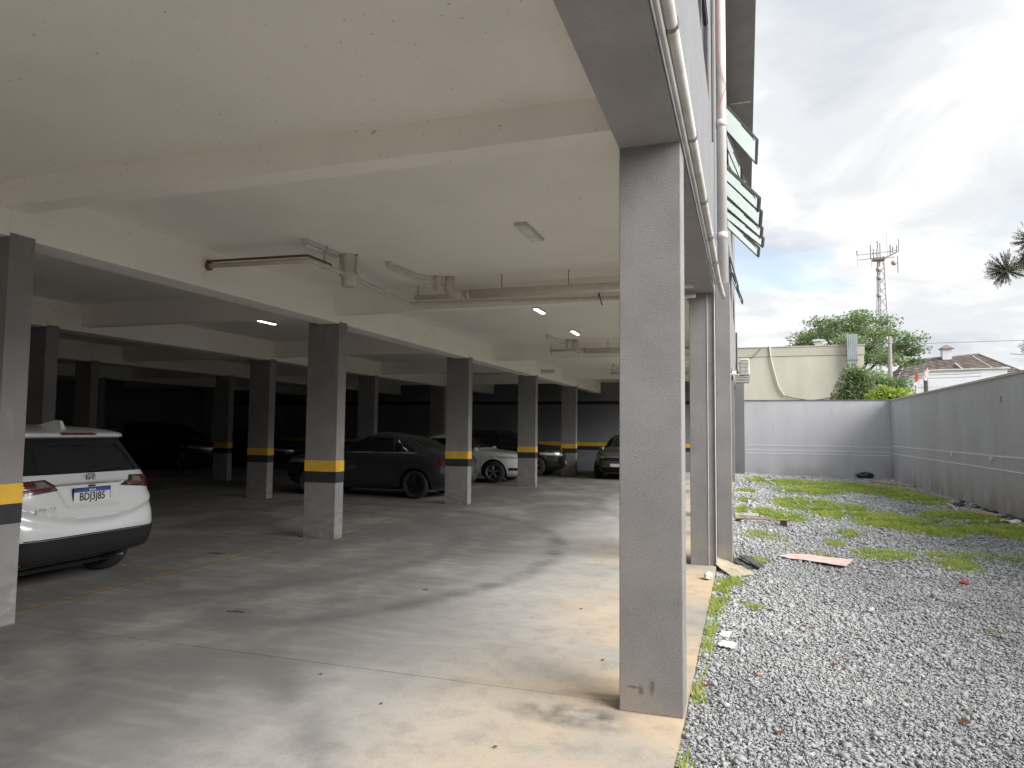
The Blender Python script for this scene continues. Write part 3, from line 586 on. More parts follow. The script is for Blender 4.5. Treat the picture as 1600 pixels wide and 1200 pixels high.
class Car:
    def __init__(s, base, Ln, Wd, H, nr=5.0, nf=3.6, sub=3, disp=None):
        b0 = np.array(base); L0 = b0[:, 2].max()-b0[:, 1].min(); k = (H/b0[-1, 0], Ln/L0, Ln/L0, Wd/2/b0[:, 3].max())
        s.zb = (1.06 if base is SUV else .98)*k[0]; s.soft = 0 if disp else (1.0 if base is SUV else 1.9); s.kz, s.kx = k[0], k[1]; s.T = catmull(b0*np.array(k), sub); s.nr, s.nf, s.disp = nr, nf, disp
    def nn(s, n, z): return n-s.soft*min(1, max(0, (z-s.zb)/.12))*(n-2)/3
    def at(s, z): return [np.interp(z, s.T[:, 0], s.T[:, j]) for j in (1, 2, 3)]
    def ends(s, y, z, rear):
        xr, xf, w_ = s.at(z); a = (xf-xr)/2; n = s.nn(s.nr if rear else s.nf, z)
        e = a*(1-min(abs(y/w_), .9995)**n)**(1/n); x = (xr+xf)/2-e if rear else (xr+xf)/2+e
        if rear and s.disp: x -= s.disp(y, z)
        return x
    def side(s, x, z):
        xr, xf, w_ = s.at(z); a = (xf-xr)/2; m = (xr+xf)/2; n = s.nn(s.nr if x < m else s.nf, z)
        return w_*(1-min(abs((x-m)/a), .9995)**n)**(1/n)
    def ring(s, row, m):
        z, xr, xf, w_ = row; a = (xf-xr)/2; c = (xr+xf)/2
        t = np.linspace(0, math.pi, 1600); co, si = np.cos(t), np.abs(np.sin(t)); n = np.where(co > 0, s.nn(s.nr, z), s.nn(s.nf, z))
        x = c-np.sign(co)*a*np.abs(co)**(2/n); y = w_*si**(2/n)
        d = np.hypot(np.diff(x), np.diff(y))*np.where(((x-c)/a)[1:] < -.72, 2.6, np.where(((x-c)/a)[1:] > .72, 1.8, 1)); L_ = np.concatenate([[0], np.cumsum(d)])
        q = np.linspace(0, L_[-1], m//2+1); X_ = np.interp(q, L_, x); Y_ = np.interp(q, L_, y); Y_[0] = Y_[-1] = 0
        if s.disp:
            for i in range(len(X_)):
                if X_[i] < c: X_[i] -= s.disp(Y_[i], z)*max(0, min(1, (c-X_[i])/a*3-1.9))
        return [(X_[i], Y_[i], z) for i in range(m//2+1)] + [(X_[i], -Y_[i], z) for i in range(m//2-1, 0, -1)]
    def body(s, mat, parent, m, wheels, wr):
        vs = []; fs = []; n = len(s.T)
        for r_ in s.T: vs += s.ring(r_, m)
        for i in range(n-1):
            for k in range(m): fs.append((i*m+k, i*m+(k+1) % m, (i+1)*m+(k+1) % m, (i+1)*m+k))
        fs += [tuple(range(m-1, -1, -1)), tuple((n-1)*m+k for k in range(m))]
        o = MB().add(vs, fs).build('body', mat, None, True)
        cm = MB(); W_ = s.T[:, 3].max()
        for x in wheels:
            for sg in (-1, 1): cm.tube([(x, sg*(W_-.30), wr), (x, sg*(W_+.3), wr)], wr*1.17, 40)
        cut = cm.build('wheel_cutter', black_plastic)
        md = o.modifiers.new('b', 'BOOLEAN'); md.operation = 'DIFFERENCE'; md.object = cut; md.solver = 'EXACT'
        try: md.material_mode = 'TRANSFER'
        except Exception: pass
        dg = bpy.context.evaluated_depsgraph_get(); me = bpy.data.meshes.new_from_object(o.evaluated_get(dg))
        o.modifiers.clear(); old = o.data; o.data = me; bpy.data.meshes.remove(old); cme = cut.data; bpy.data.objects.remove(cut); bpy.data.meshes.remove(cme)
        me.name = 'body'; smooth_by_angle(o, 32); o.parent = parent
        return o
    def patch(s, quad, off, kind, name, mat, parent, nu=14, nv=8, frac=False, sg=1, back=.03, smooth=True):
        """curved panel lying off metres proud of the body: quad = 4 corners (u, z) bl br tr tl; u is y (rear/front) or x (side)"""
        vs = []; fs = []
        q = [np.array(c, float) for c in quad]
        for lay in (0, 1):
            for j in range(nv+1):
                for i in range(nu+1):
                    a, b = i/nu, j/nv; u, z = (q[0]*(1-a)+q[1]*a)*(1-b)+(q[3]*(1-a)+q[2]*a)*b
                    if frac: u = u*s.at(z)[2]
                    d = off if lay == 0 else off-back
                    if kind == 'rear': p = (s.ends(u, z, True)-d, u, z)
                    elif kind == 'front': p = (s.ends(u, z, False)+d, u, z)
                    else: p = (u, sg*(s.side(u, z)+d), z)
                    vs.append(p)
        m = (nu+1)*(nv+1); I = lambda i, j, l: l*m+j*(nu+1)+i
        for j in range(nv):
            for i in range(nu): fs += [(I(i, j, 0), I(i+1, j, 0), I(i+1, j+1, 0), I(i, j+1, 0)), (I(i, j+1, 1), I(i+1, j+1, 1), I(i+1, j, 1), I(i, j, 1))]
        for i in range(nu): fs += [(I(i, 0, 1), I(i+1, 0, 1), I(i+1, 0, 0), I(i, 0, 0)), (I(i, nv, 0), I(i+1, nv, 0), I(i+1, nv, 1), I(i, nv, 1))]
        for j in range(nv): fs += [(I(0, j, 0), I(0, j+1, 0), I(0, j+1, 1), I(0, j, 1)), (I(nu, j, 1), I(nu, j+1, 1), I(nu, j+1, 0), I(nu, j, 0))]
        o = MB().add(vs, fs).build(name, mat, parent)
        return smooth_by_angle(o, 35) if smooth else o
def wheels(parent, xs, W_, wr, rimm, spokes=5):
    for x in xs:
        for sg in (-1, 1):
            c = (x, sg*(W_-.125), wr); tw = .105
            ty = MB().lathe([(wr*.66, -tw), (wr*.9, -tw*1.02), (wr*.98, -tw*.8), (wr, -tw*.45), (wr, tw*.45), (wr*.98, tw*.8), (wr*.9, tw*1.02), (wr*.66, tw), (wr*.66, -tw)], 'y', c, 36).build('wheel', rubber, parent, True)
            rm = MB().lathe([(wr*.66, -tw*.9*sg), (wr*.60, -tw*.2*sg), (wr*.60, tw*.4*sg), (wr*.62, tw*.85*sg), (wr*.675, tw*.95*sg)], 'y', c, 36)
            rm.lathe([(0, tw*.7*sg), (wr*.14, tw*.72*sg), (wr*.15, tw*.4*sg), (0, tw*.35*sg)], 'y', c, 16)
            for k in range(spokes):
                for da in (-.13, .13):
                    a = 2*math.pi*k/spokes+.3; a2 = a+da
                    p = Vector((c[0]+wr*.10*math.cos(a), c[1]+sg*tw*.60, c[2]+wr*.10*math.sin(a))); q = Vector((c[0]+wr*.63*math.cos(a2), c[1]+sg*tw*.66, c[2]+wr*.63*math.sin(a2)))
                    rm.tube([p, q], wr*.045, 6)
            rm.build('rim', rimm, ty)
            MB().lathe([(0, 0), (wr*.62, 0)], 'y', c, 24).build('brake_disc', rim_dark, ty)
def mirrors(car, parent, x, z, mat):
    for sg in (-1, 1):
        y = car.side(x, z); p = (x-.02, sg*(y+.10), z)
        MB().lathe([(0, -.10), (.055, -.085), (.075, -.03), (.078, .04), (.05, .09), (0, .10)], 'y', p, 14).build('mirror', mat, parent, True)
        MB().tube([(x, sg*(y-.02), z-.05), (x-.01, sg*(y+.05), z-.03)], .018, 8).build('mirror_arm', black_plastic, parent)
def plate(car, parent, z, rear, wd=.40, ht=.13, text=None):
    x = car.ends(0, z, rear); sg = -1 if rear else 1
    fr = MB().box(x+sg*.004 if rear else x-.01, x+sg*.016 if rear else x+.016, -wd/2-.008, wd/2+.008, z-ht/2-.008, z+ht/2+.008).build('number_plate', black_plastic, parent)
    xo = x+sg*.0165
    MB().box(*sorted((xo, xo+sg*.002)), -wd/2, wd/2, z-ht/2, z+ht/2-.034).build('plate_face', plate_white, fr)
    MB().box(*sorted((xo, xo+sg*.0025)), -wd/2, wd/2, z+ht/2-.0335, z+ht/2).build('blue_strip', plate_blue, fr)
    return fr, xo+sg*.003
def letter(txt, size, loc, rot, mat, parent, name='lettering', sx=1., ext=.001):
    cu = bpy.data.curves.new(name, 'FONT'); cu.body = txt; cu.size = size; cu.align_x = 'CENTER'; cu.align_y = 'CENTER'; cu.extrude = ext; cu.offset = size*.02; cu.materials.append(mat); cu.resolution_u = 3
    o = bpy.data.objects.new(name, cu); COL.objects.link(o); dg = bpy.context.evaluated_depsgraph_get(); me = bpy.data.meshes.new_from_object(o.evaluated_get(dg)); bpy.data.objects.remove(o)
    o = bpy.data.objects.new(name, me); COL.objects.link(o); o.location = loc; o.rotation_euler = rot; o.scale = (sx, 1, 1); o.parent = parent; return o

def make_car(name, label, loc, rz, base, dims, paint, rimm=rim_mat, m=128, wr=.325, spokes=5, rear_lamp=True, nr=5.0, nf=3.6, sub=3, disp=None, front_text=False, glasses=True, cladding=False):
    t = thing(name, label, 'car', loc, rz, 'cars parked in the garage'); c = Car(base, *dims, nr=nr, nf=nf, sub=sub, disp=disp)
    Ln, Wd, H = dims; kx, kz = c.kx, c.kz; suv = base is SUV
    ra, fa = ((-1.345, 1.265) if suv else (-1.36, 1.40)); ra *= kx; fa *= kx; W_ = Wd/2
    c.body(paint, t, m, (ra, fa), wr); wheels(t, (ra, fa), W_, wr, rimm, spokes)
    if glasses:
        if suv:
            ws = [(-.86, 1.105), (.86, 1.105), (.84, 1.50), (-.84, 1.50)]; z0, z1 = 1.09, 1.44
            sw = [[(.92, z0), (.05, z0-.01), (.05, z1), (.42, z1-.02)], [(.0, z0-.01), (-.92, z0), (-.90, z1-.01), (.0, z1)], [(-.97, z0), (-1.45, z0+.09), (-1.30, z1-.06), (-.95, z1-.01)]]
        else:
            ws = [(-.86, 1.05), (.86, 1.05), (.84, 1.395), (-.84, 1.395)]; z0, z1 = 1.02, 1.34
            sw = [[(.85, z0), (.12, z0-.005), (.12, z1), (.36, z1-.03)], [(.07, z0-.005), (-.80, z0), (-.72, z1-.02), (.07, z1)], [(-.84, z0+.005), (-1.32, z0+.02), (-.95, z1-.08), (-.78, z1-.04)]]
        c.patch([(u, z*kz) for u, z in ws], .004, 'front', 'windshield', tint, t, 16, 10, True, back=.02)
        for sg in (-1, 1):
            for q in sw: c.patch([(u*kx, z*kz) for u, z in q], .004, 'side', 'side_window', tint, t, 10, 6, sg=sg, back=.02)
            c.patch([(.95*kx, z0*kz-.03), (-1.4*kx, z0*kz-.03), (-1.4*kx, z0*kz-.012), (.95*kx, z0*kz-.012)], .006, 'side', 'chrome_strip', chrome if not suv else black_plastic, t, 24, 1, sg=sg, back=.02)
            for x in (.62, -.25):
                c.patch([(x*kx, .86*kz), ((x-.16)*kx, .86*kz), ((x-.16)*kx, .885*kz), (x*kx, .885*kz)], .02, 'side', 'door_handle', paint, t, 4, 1, sg=sg, back=.03)
            for x in (1.0, .06, -.93):
                c.patch([(x*kx, .35*kz), ((x-.007)*kx, .35*kz), ((x-.007)*kx, .99*kz), (x*kx, .99*kz)], .002, 'side', 'door_seam', black_plastic, t, 1, 12, sg=sg, back=.01)
            if cladding: c.patch([(ra+wr*1.2, .24), (fa-wr*1.2, .24), (fa-wr*1.2, .40), (ra+wr*1.2, .40)], .015, 'side', 'sill_cladding', black_plastic, t, 12, 3, sg=sg)
        mirrors(c, t, .82*kx, 1.06*kz if suv else .99*kz, paint)
        if not suv: c.patch([(-.84, 1.04*kz), (.84, 1.04*kz), (.80, 1.375*kz), (-.80, 1.375*kz)], .004, 'rear', 'rear_window', tint, t, 14, 10, True, back=.02)
        # front end
        for sg in (-1, 1):
            c.patch([(sg*.50, .70*kz), (sg*.955, .74*kz), (sg*.965, .83*kz), (sg*.50, .765*kz)], .012, 'front', 'headlight', lamp_clear, t, 10, 4, True)
            c.patch([(sg*.62, .38*kz), (sg*.86, .38*kz), (sg*.86, .47*kz), (sg*.62, .45*kz)], .008, 'front', 'fog_light', black_plastic, t, 6, 3, True)
        g_ = c.patch([(-.47, .62*kz), (.47, .62*kz), (.47, .755*kz), (-.47, .755*kz)], .006, 'front', 'grille', black_plastic, t, 10, 4, True)
        c.patch([(-.47, .735*kz), (.47, .735*kz), (.47, .765*kz), (-.47, .765*kz)], .014, 'front', 'chrome_bar', chrome, t, 10, 1, True)
        c.patch([(-.60, .25*kz), (.60, .25*kz), (.60, .40*kz), (-.60, .40*kz)], .006, 'front', 'air_intake', black_plastic, t, 10, 4, True)
        plate(c, t, .50*kz, False)
        if rear_lamp:
            for sg in (-1, 1): c.patch([(sg*.60, .74*kz), (sg*.92, .72*kz), (sg*.92, .90*kz), (sg*.62, .86*kz)], .016, 'rear', 'tail_light', lamp_red, t, 10, 4, True)
            c.patch([(-.80, .22*kz), (.80, .22*kz), (.80, .36*kz), (-.80, .36*kz)], .006, 'rear', 'rear_valance', black_plastic, t, 10, 3, True)
    return t, c

# the near white crossover, built in most detail
def smooth(a, b, x):
    t = max(0, min(1, (x-a)/(b-a))); return t*t*(3-2*t)
def hdisp(y, z):
    ay = abs(y); d = 0
    rec = smooth(.02, .055, (.43-.10*(1.02-z)/.2)-ay)*smooth(.775, .83, z)*smooth(1.035, 1.012, z); d -= .034*rec
    zc = .70+.17*(ay/.8)**2.2; d += .022*math.exp(-((z-zc)/.028)**2)*smooth(.86, .70, ay) - .016*math.exp(-((z-zc+.075)/.05)**2)*smooth(.86, .6, ay)
    d += .012*math.exp(-((z-1.028)/.012)**2)*smooth(.80, .7, ay)
    return d
hv, hc = make_car('crossover_car', 'white crossover parked tail-out behind the leftmost column', (-8.145, 5.305, 0), math.pi, SUV, (4.29, 1.77, 1.585), white_body, m=220, sub=6, disp=hdisp, rear_lamp=False, nr=7.5)
hb = {}
rwn = hc.patch([(-.845, 1.115), (.845, 1.115), (.90, 1.448), (-.90, 1.448)], .004, 'rear', 'rear_window', tint, hv, 24, 12, True, back=.02)
MB().tube([(hc.ends(-.05, 1.13, True)-.02, -.02, 1.135), (hc.ends(-.35, 1.145, True)-.018, -.42, 1.165)], .008, 6).build('wiper', black_plastic, rwn)
bp_ = hc.patch([(-.995, .335), (.995, .335), (.995, .535), (-.995, .535)], .020, 'rear', 'rear_bumper', black_plastic, hv, 40, 10, True, back=.06)
hc.patch([(-.70, .275), (.70, .275), (.80, .345), (-.80, .345)], .026, 'rear', 'valance', M('dark grey plastic', (.03, .03, .032), .7, obj=True, spec=.3), bp_, 24, 4, True, back=.06)
hc.patch([(-.93, .40), (.93, .40), (.93, .415), (-.93, .415)], .026, 'rear', 'bumper_ridge', black_plastic, bp_, 24, 1, True)
for sg in (-1, 1):
    hc.patch([(sg*.70, .352), (sg*.94, .352), (sg*.94, .385), (sg*.70, .380)], .026, 'rear', 'reflector', lamp_reflect, bp_, 8, 2, True)
    tl = hc.patch([(sg*.40, .975), (sg*.955, .925), (sg*.965, 1.06), (sg*.56, 1.075)], .012, 'rear', 'tail_light', lamp_dark, hv, 14, 6, True, back=.04)
    hc.patch([(sg*.44, .982), (sg*.94, .936), (sg*.95, .985), (sg*.50, 1.008)], .015, 'rear', 'red_lens', lamp_red, tl, 12, 3, True, back=.008)
    hc.patch([(sg*.68, 1.008), (sg*.945, .992), (sg*.95, 1.05), (sg*.70, 1.064)], .015, 'rear', 'red_lens', lamp_red, tl, 10, 3, True, back=.008)
    hc.patch([(sg*.535, 1.014), (sg*.67, 1.010), (sg*.68, 1.055), (sg*.585, 1.062)], .016, 'rear', 'clear_lens', lamp_smoke, tl, 6, 3, True, back=.008)
    hc.patch([(sg*.935, .80), (sg*.995, .82), (sg*.995, 1.05), (sg*.94, 1.05)], .009, 'rear', 'lamp_wrap', lamp_dark, tl, 10, 6, True, back=.03)
    hc.patch([(sg*.80, .935), (sg*.955, .80), (sg*.965, .94), (sg*.93, .945)], .008, 'rear', 'lamp_wrap', lamp_dark, tl, 8, 6, True, back=.03)
    hc.patch([(sg*.925, .54), (sg*.933, .54), (sg*.93, .80), (sg*.922, .80)], .0025, 'rear', 'tailgate_seam', black_plastic, hv, 1, 10, True, back=.01)
hc.patch([(-.50, 1.006), (.50, 1.006), (.50, 1.0125), (-.50, 1.0125)], .004, 'rear', 'tailgate_seam', black_plastic, hv, 16, 1, True, back=.02)
hc.patch([(-.93, .538), (.93, .538), (.93, .548), (-.93, .548)], .003, 'rear', 'tailgate_seam', black_plastic, hv, 24, 1, True, back=.02)
hc.patch([(-.30, 1.484), (.30, 1.484), (.30, 1.508), (-.30, 1.508)], .010, 'rear', 'brake_light', lamp_red, hv, 10, 2, True)
MB().add([(-1.62, 0, 1.54), (-1.32, -.035, 1.575), (-1.32, .035, 1.575), (-1.60, .012, 1.625), (-1.60, -.012, 1.625), (-1.53, .010, 1.63), (-1.53, -.010, 1.63), (-1.64, .03, 1.53), (-1.64, -.03, 1.53)],
         [(7, 8, 4, 3), (3, 4, 6, 5), (5, 6, 1, 2), (7, 3, 5, 2), (8, 1, 6, 4), (7, 2, 1, 8)]).build('antenna_fin', white_body, hv)
# plate and badges face +X in the world: local -x; text plane turned to match
PR = (R(90), 0, R(-90))
fr, px = plate(hc, hv, .905, True)
letter('BDJ3J85', .105, (px-.0002, 0, .888), PR, ink, fr, 'plate_lettering', .83)
letter('BRASIL', .026, (px-.0006, 0, .9535), PR, plate_white, fr, 'plate_lettering')
for y in (-.09, .09): MB().tube([(px, y, .962), (px-.004, y, .962)], .006, 8).build('bolt', chrome, fr)
xl = hc.ends(0, 1.06, True)
lg = MB(); ring_ = [(-.050, 1.095), (-.046, 1.045), (-.030, 1.026), (.030, 1.026), (.046, 1.045), (.050, 1.095), (.034, 1.108), (-.034, 1.108), (-.050, 1.095)]
lg.tube([(xl-.010, y, z) for y, z in ring_], .0045, 6)
for sg in (-1, 1): lg.tube([(xl-.012, sg*.030, 1.100), (xl-.012, sg*.019, 1.072), (xl-.012, sg*.024, 1.033)], .006, 6)
lg.tube([(xl-.012, -.02, 1.068), (xl-.012, .02, 1.068)], .006, 6); lg.build('emblem', chrome, hv)
xb = hc.ends(.58, .78, True); letter('HR-V', .062, (hc.ends(.52, .80, True)-.010, .52, .80), (R(90), 0, R(-86)), chrome, hv, 'badge_lettering', 1.5, .003)
MB().box(xl-.02, xl+.02, -.05, .02, .985, .998).build('rear_camera', black_plastic, hv)
MB().tube([(-1.75, -.46, .25), (-1.98, -.47, .245)], .030, 12).build('exhaust', rim_dark, hv, True)
MB().box(-1.7, 1.7, -.55, .55, .17, .205).build('underbody', black_plastic, hv)

make_car('sedan_car', 'dark graphite sedan parked nose-in behind the striped columns', (-8.45, 15.32, 0), math.pi, SEDAN, (4.70, 1.83, 1.50), grey_body, rim_dark, wr=.32)
make_car('sedan_car', 'white sedan parked nose-out beyond the dark graphite sedan', (-8.42, 20.42, 0), 0, SEDAN, (4.6, 1.80, 1.43), white_body, wr=.325)
make_car('crossover_car', 'black crossover parked nose-out between the two farthest striped columns', (-8.08, 23.75, 0), 0, SUV, (4.4, 1.80, 1.60), black_body, wr=.345, cladding=True)
make_car('sedan_car', 'dark taupe sedan facing the camera at the end of the aisle', (-3.92, 24.65, 0), -math.pi/2, SEDAN, (4.5, 1.75, 1.43), brown_body, wr=.31)
make_car('hatchback_car', 'pale grey hatchback whose tail shows just behind the white crossover', (-13.25, 9.62, 0), math.pi, SUV, (4.0, 1.70, 1.47), silver_body, wr=.30)
make_car('crossover_car', 'black tall vehicle deep in the dark beyond the white tube frame', (-20.2, 20.9, 0), 0, SUV, (4.5, 1.85, 1.75), black_body, wr=.36)
make_car('hatchback_car', 'black car with pale plate in the dark behind the second row column', (-18.4, 23.4, 0), 0, SUV, (4.1, 1.74, 1.50), black_body, wr=.31)
fr_ = thing('tube_frame', 'white metal tube frame standing in the dark left bays', 'frame')
for p in ([(-22, 19.2, 0.04), (-22, 19.2, 1.42)], [(-22, 21.1, .04), (-22, 21.1, 1.42)]): MB().tube(p, .03, 8).build('post', pvc_white, fr_)
for p in ([(-22, 19.15, 1.42), (-22, 22.3, 1.42)], [(-22, 20.9, .04), (-22, 22.2, .04)], [(-22, 19.15, .04), (-22, 19.3, .04)]): MB().tube(p, .03, 8).build('rail', pvc_white, fr_)

# ------------------------------------------------------------------ loose things in the yard
def gzs(x, y): return float(gz(np.array([x]), np.array([y]))[0])
def bent_sheet(name, pts, mat, label, cat, th=.012, sub=6, amp=.02, seed=1, group=None):
    """thin sheet from 4 ground corners with heights, gently warped"""
    rs = np.random.default_rng(seed); q = [np.array(p, float) for p in pts]; n = sub; vs = []; fs = []
    wv = rs.normal(0, amp, (n+1, n+1))
    for l in (0, 1):
        for j in range(n+1):
            for i in range(n+1):
                a, b = i/n, j/n; p = (q[0]*(1-a)+q[1]*a)*(1-b)+(q[3]*(1-a)+q[2]*a)*b; p = p.copy(); p[2] += max(-.01, wv[j, i])*.6 + (th if l == 0 else 0)
                ed = 1 if (i in (0, n) or j in (0, n)) else 0; p[:2] += rs.normal(0, amp*.35*ed, 2) if l == 0 else 0
                vs.append(p)
    m = (n+1)**2; I = lambda i, j, l: l*m+j*(n+1)+i
    for l in (0, 1):
        for j in range(n):
            for i in range(n): fs.append((I(i, j, l), I(i+1, j, l), I(i+1, j+1, l), I(i, j+1, l)))
    for i in range(n): fs += [(I(i, 0, 0), I(i+1, 0, 0), I(i+1, 0, 1), I(i, 0, 1)), (I(i, n, 0), I(i+1, n, 0), I(i+1, n, 1), I(i, n, 1)), (I(0, i, 0), I(0, i+1, 0), I(0, i+1, 1), I(0, i, 1)), (I(n, i, 0), I(n, i+1, 0), I(n, i+1, 1), I(n, i, 1))]
    return tag(MB().add(vs, fs).build(name, mat), label, cat, group)
bent_sheet('cardboard_sheet', [(-.50, 9.05, .06), (-.16, 8.32, -.04), (.08, 8.55, -.03), (-.36, 9.10, .045)], card_mat, 'curled pale cardboard piece lying across the slab edge', 'cardboard', .014, 6, .014, 3)
bent_sheet('rubber_scrap', [(-.22, 9.35, -.02), (-.02, 8.90, -.05), (.12, 9.0, -.05), (-.08, 9.42, -.02)], rag_mat, 'flat dark scrap under a curled one beside the cardboard', 'scrap', .016, 6, .012, 4, 'dark scraps')
bent_sheet('rubber_scrap', [(-.10, 9.35, .03), (.10, 8.92, -.02), (.20, 9.05, -.03), (.02, 9.42, .02)], rag_mat, 'curled dark scrap lying on top of the flat one', 'scrap', .016, 6, .012, 5, 'dark scraps')
bent_sheet('printed_sheet', [(.37, 10.15, -.075), (1.17, 9.80, -.09), (1.33, 10.36, -.09), (.55, 10.48, -.075)], pink_mat, 'faded pink sheet lying flat on the gravel', 'sheet', .005, 10, .008, 6)
mix_in(pink_mat, lambda t, p: n_noise(t, p, 12, .60, .66, (1, 3.5, 1), 4), (.42, .14, .12)); mix_in(pink_mat, lambda t, p: n_noise(t, p, 5, .52, .60, (.3, 4, 1), 4, .2, top=.6), (.76, .66, .62))
# low trestle and boards near the slab
tr = thing('wooden_trestle', 'low wooden pallet frame with dark block feet on the gravel', 'pallet')
zb = -.13
for x in (-.13, .62): MB().box(x-.055, x+.055, 13.55, 13.68, zb, zb+.13).build('foot_block', wood_dark, tr)
MB().box(-.20, .70, 13.54, 13.62, zb+.13, zb+.152).build('top_board', wood, tr); MB().box(-.2, .66, 13.9, 13.96, zb+.02, zb+.045).build('rail', wood, tr)
MB().tube([(-.1, 13.7, zb+.03), (.58, 13.95, zb+.02)], .014, 6).build('cross_brace', wood, tr); MB().tube([(.02, 13.95, zb+.04), (.58, 13.66, zb+.03)], .014, 6).build('cross_brace', wood, tr)
def board(x0, x1, y0, y1, z, th, label, mat=board_grey, rz=0.):
    o = MB().box(x0, x1, y0, y1, z, z+th).build('board', mat, None, bevel=.004); o.rotation_euler = (0, 0, 0); return tag(o, label, 'board', 'boards lying by the slab')
board(-.22, .22, 14.3, 14.75, -.06, .05, 'pale board just behind the wooden pallet frame')
board(-.30, .10, 19.4, 19.75, -.06, .05, 'pale board behind the pale one by the pallet frame'); board(-.2, .36, 19.0, 19.2, -.11, .03, 'thin grey plank in front of the second pale board')
board(-.38, .14, 26.5, 27.0, -.06, .06, 'grey board nearest the end wall')
# crate-like black bag, hatch, debris along the wall
def lump(name, c, s, mat, label, cat, seed, n=14, group=None):
    rs = np.random.default_rng(seed); vs = []; fs = []; m = 9
    for j in range(m+1):
        ph = math.pi*j/m
        for i in range(n):
            a = 2*math.pi*i/n; r_ = 1+rs.normal(0, .14); vs.append((c[0]+s[0]*r_*math.sin(ph)*math.cos(a), c[1]+s[1]*r_*math.sin(ph)*math.sin(a), c[2]+s[2]*max(-.5, math.cos(ph)*(1+rs.normal(0, .12)))))
    for j in range(m):
        for i in range(n): fs.append((j*n+i, j*n+(i+1) % n, (j+1)*n+(i+1) % n, (j+1)*n+i))
    return tag(MB().add(vs, fs).build(name, mat), label, cat, group)
lump('rubbish_bag', (4.2, 29.25, -.02), (.30, .2, .14), black_bag, 'black rubbish lump against the pale end wall', 'bag', 3)
bent_sheet('plank_sheet', [(4.0, 27.0, -.11), (4.95, 25.1, -.11), (5.15, 25.6, -.10), (4.55, 28.3, -.10)], wood, 'flat weathered board by the corner of the two walls', 'board', .03, 5, .008, 8)
mz = -.14
tag(MB().tube([(4.50, 19.2, mz+.06), (4.42, 18.4, mz+.09), (4.30, 17.3, mz+.02)], .022, 10).build('pipe_offcut', pvc_white, None, True), 'short white pipe offcut leaning near the right wall', 'pipe')
bent_sheet('plank_sheet', [(4.45, 17.6, -.10), (4.75, 16.6, -.10), (5.0, 16.9, -.09), (4.75, 18.2, -.09)], wood, 'brown plank among black debris along the right wall', 'board', .03, 5, .01, 9)
for k, (x, y, s_) in enumerate(((4.80, 19.4, .12), (5.03, 19.0, .10), (4.98, 17.7, .13), (5.08, 17.0, .11), (5.08, 16.3, .10), (5.02, 18.3, .09), (5.1, 15.7, .08), (5.08, 20.2, .08), (5.0, 16.6, .07))):
    lump('debris_lump', (x, y, mz+.03), (s_, s_*1.6, s_*.55), black_bag if k % 3 else rag_mat, 'black debris lump at the foot of the right boundary wall', 'debris', 20+k, 9, 'black debris along the right wall')
bent_sheet('plastic_sheet', [(4.62, 15.95, -.10), (4.86, 15.7, -.10), (4.98, 16.0, -.07), (4.72, 16.15, -.09)], white_litter, 'crumpled white plastic lying by the debris', 'litter', .01, 5, .04, 11)
bent_sheet('plastic_sheet', [(4.66, 15.1, -.10), (4.98, 14.9, -.10), (5.06, 15.3, -.08), (4.78, 15.45, -.10)], white_litter, 'white plastic piece at the right edge of the picture', 'litter', .01, 5, .04, 12)
lump('food_wrapper', (2.35, 9.38, -.115), (.055, .035, .022), red_litter, 'small red wrapper lying on the open gravel', 'litter', 31, 10)
bent_sheet('paper_scrap', [(-.22, 5.62, -.02), (-.10, 5.57, -.03), (-.08, 5.69, -.01), (-.19, 5.74, -.02)], white_litter, 'torn white paper on the gravel near the slab edge', 'litter', .004, 6, .007, 13)
bent_sheet('paper_scrap', [(-.22, 5.95, -.03), (-.15, 5.90, -.04), (-.12, 6.02, -.02), (-.2, 6.05, -.03)], white_litter, 'smaller white paper scrap behind the torn one', 'litter', .004, 5, .007, 14)
lump('crushed_cup', (-.40, 7.93, .035), (.05, .07, .045), white_litter, 'crushed white cup on the edge of the concrete', 'litter', 33, 10)
bent_sheet('paper_scrap', [(-.27, 3.42, -.04), (-.20, 3.40, -.04), (-.19, 3.48, -.02), (-.26, 3.50, -.03)], white_litter, 'white paper scrap nearest the camera beside the slab', 'litter', .004, 5, .007, 15)
LF = [(.585, 5.65), (-.27, 4.72), (.32, 3.6), (.92, 3.25), (1.45, 3.7), (1.9, 4.6), (.15, 4.2), (1.2, 4.9), (.75, 4.0), (.10, 3.55), (2.2, 5.6), (.45, 6.6)]
for k, (x, y) in enumerate(LF):
    bent_sheet('dead_leaf', [(x-.03, y-.015, gzs(x, y)+.02), (x+.02, y-.02, gzs(x, y)+.025), (x+.03, y+.018, gzs(x, y)+.03), (x-.018, y+.022, gzs(x, y)+.02)], leaf_brown, 'small dead brown leaf lying on the gravel' if k else 'largest brown leaf in the middle of the gravel', 'leaf', .002, 3, .008, 40+k, 'dead leaves on the gravel')
FL = [(-4.14, 5.11, .10, .05), (-6.28, 7.28, .14, .03), (-2.6, 4.0, .010, .007), (-1.4, 6.2, .011, .008), (-.95, 4.9, .010, .008), (-1.2, 3.4, .011, .008), (-3.0, 6.4, .03, .008), (-2.0, 3.7, .009, .007)]
for k, (x, y, a, b) in enumerate(FL):
    bent_sheet('floor_scrap', [(x-a, y-b, .006), (x+a*.8, y-b*.6, .006), (x+a, y+b, .008), (x-a*.7, y+b*.9, .006)], rag_mat, {0: 'flat green-grey scrap on the concrete floor', 1: 'long dark scrap on the floor left of the middle column'}.get(k, 'tiny dark crumb of dirt on the concrete floor'), 'scrap', .004, 3, .003, 60+k, 'scraps on the garage floor')

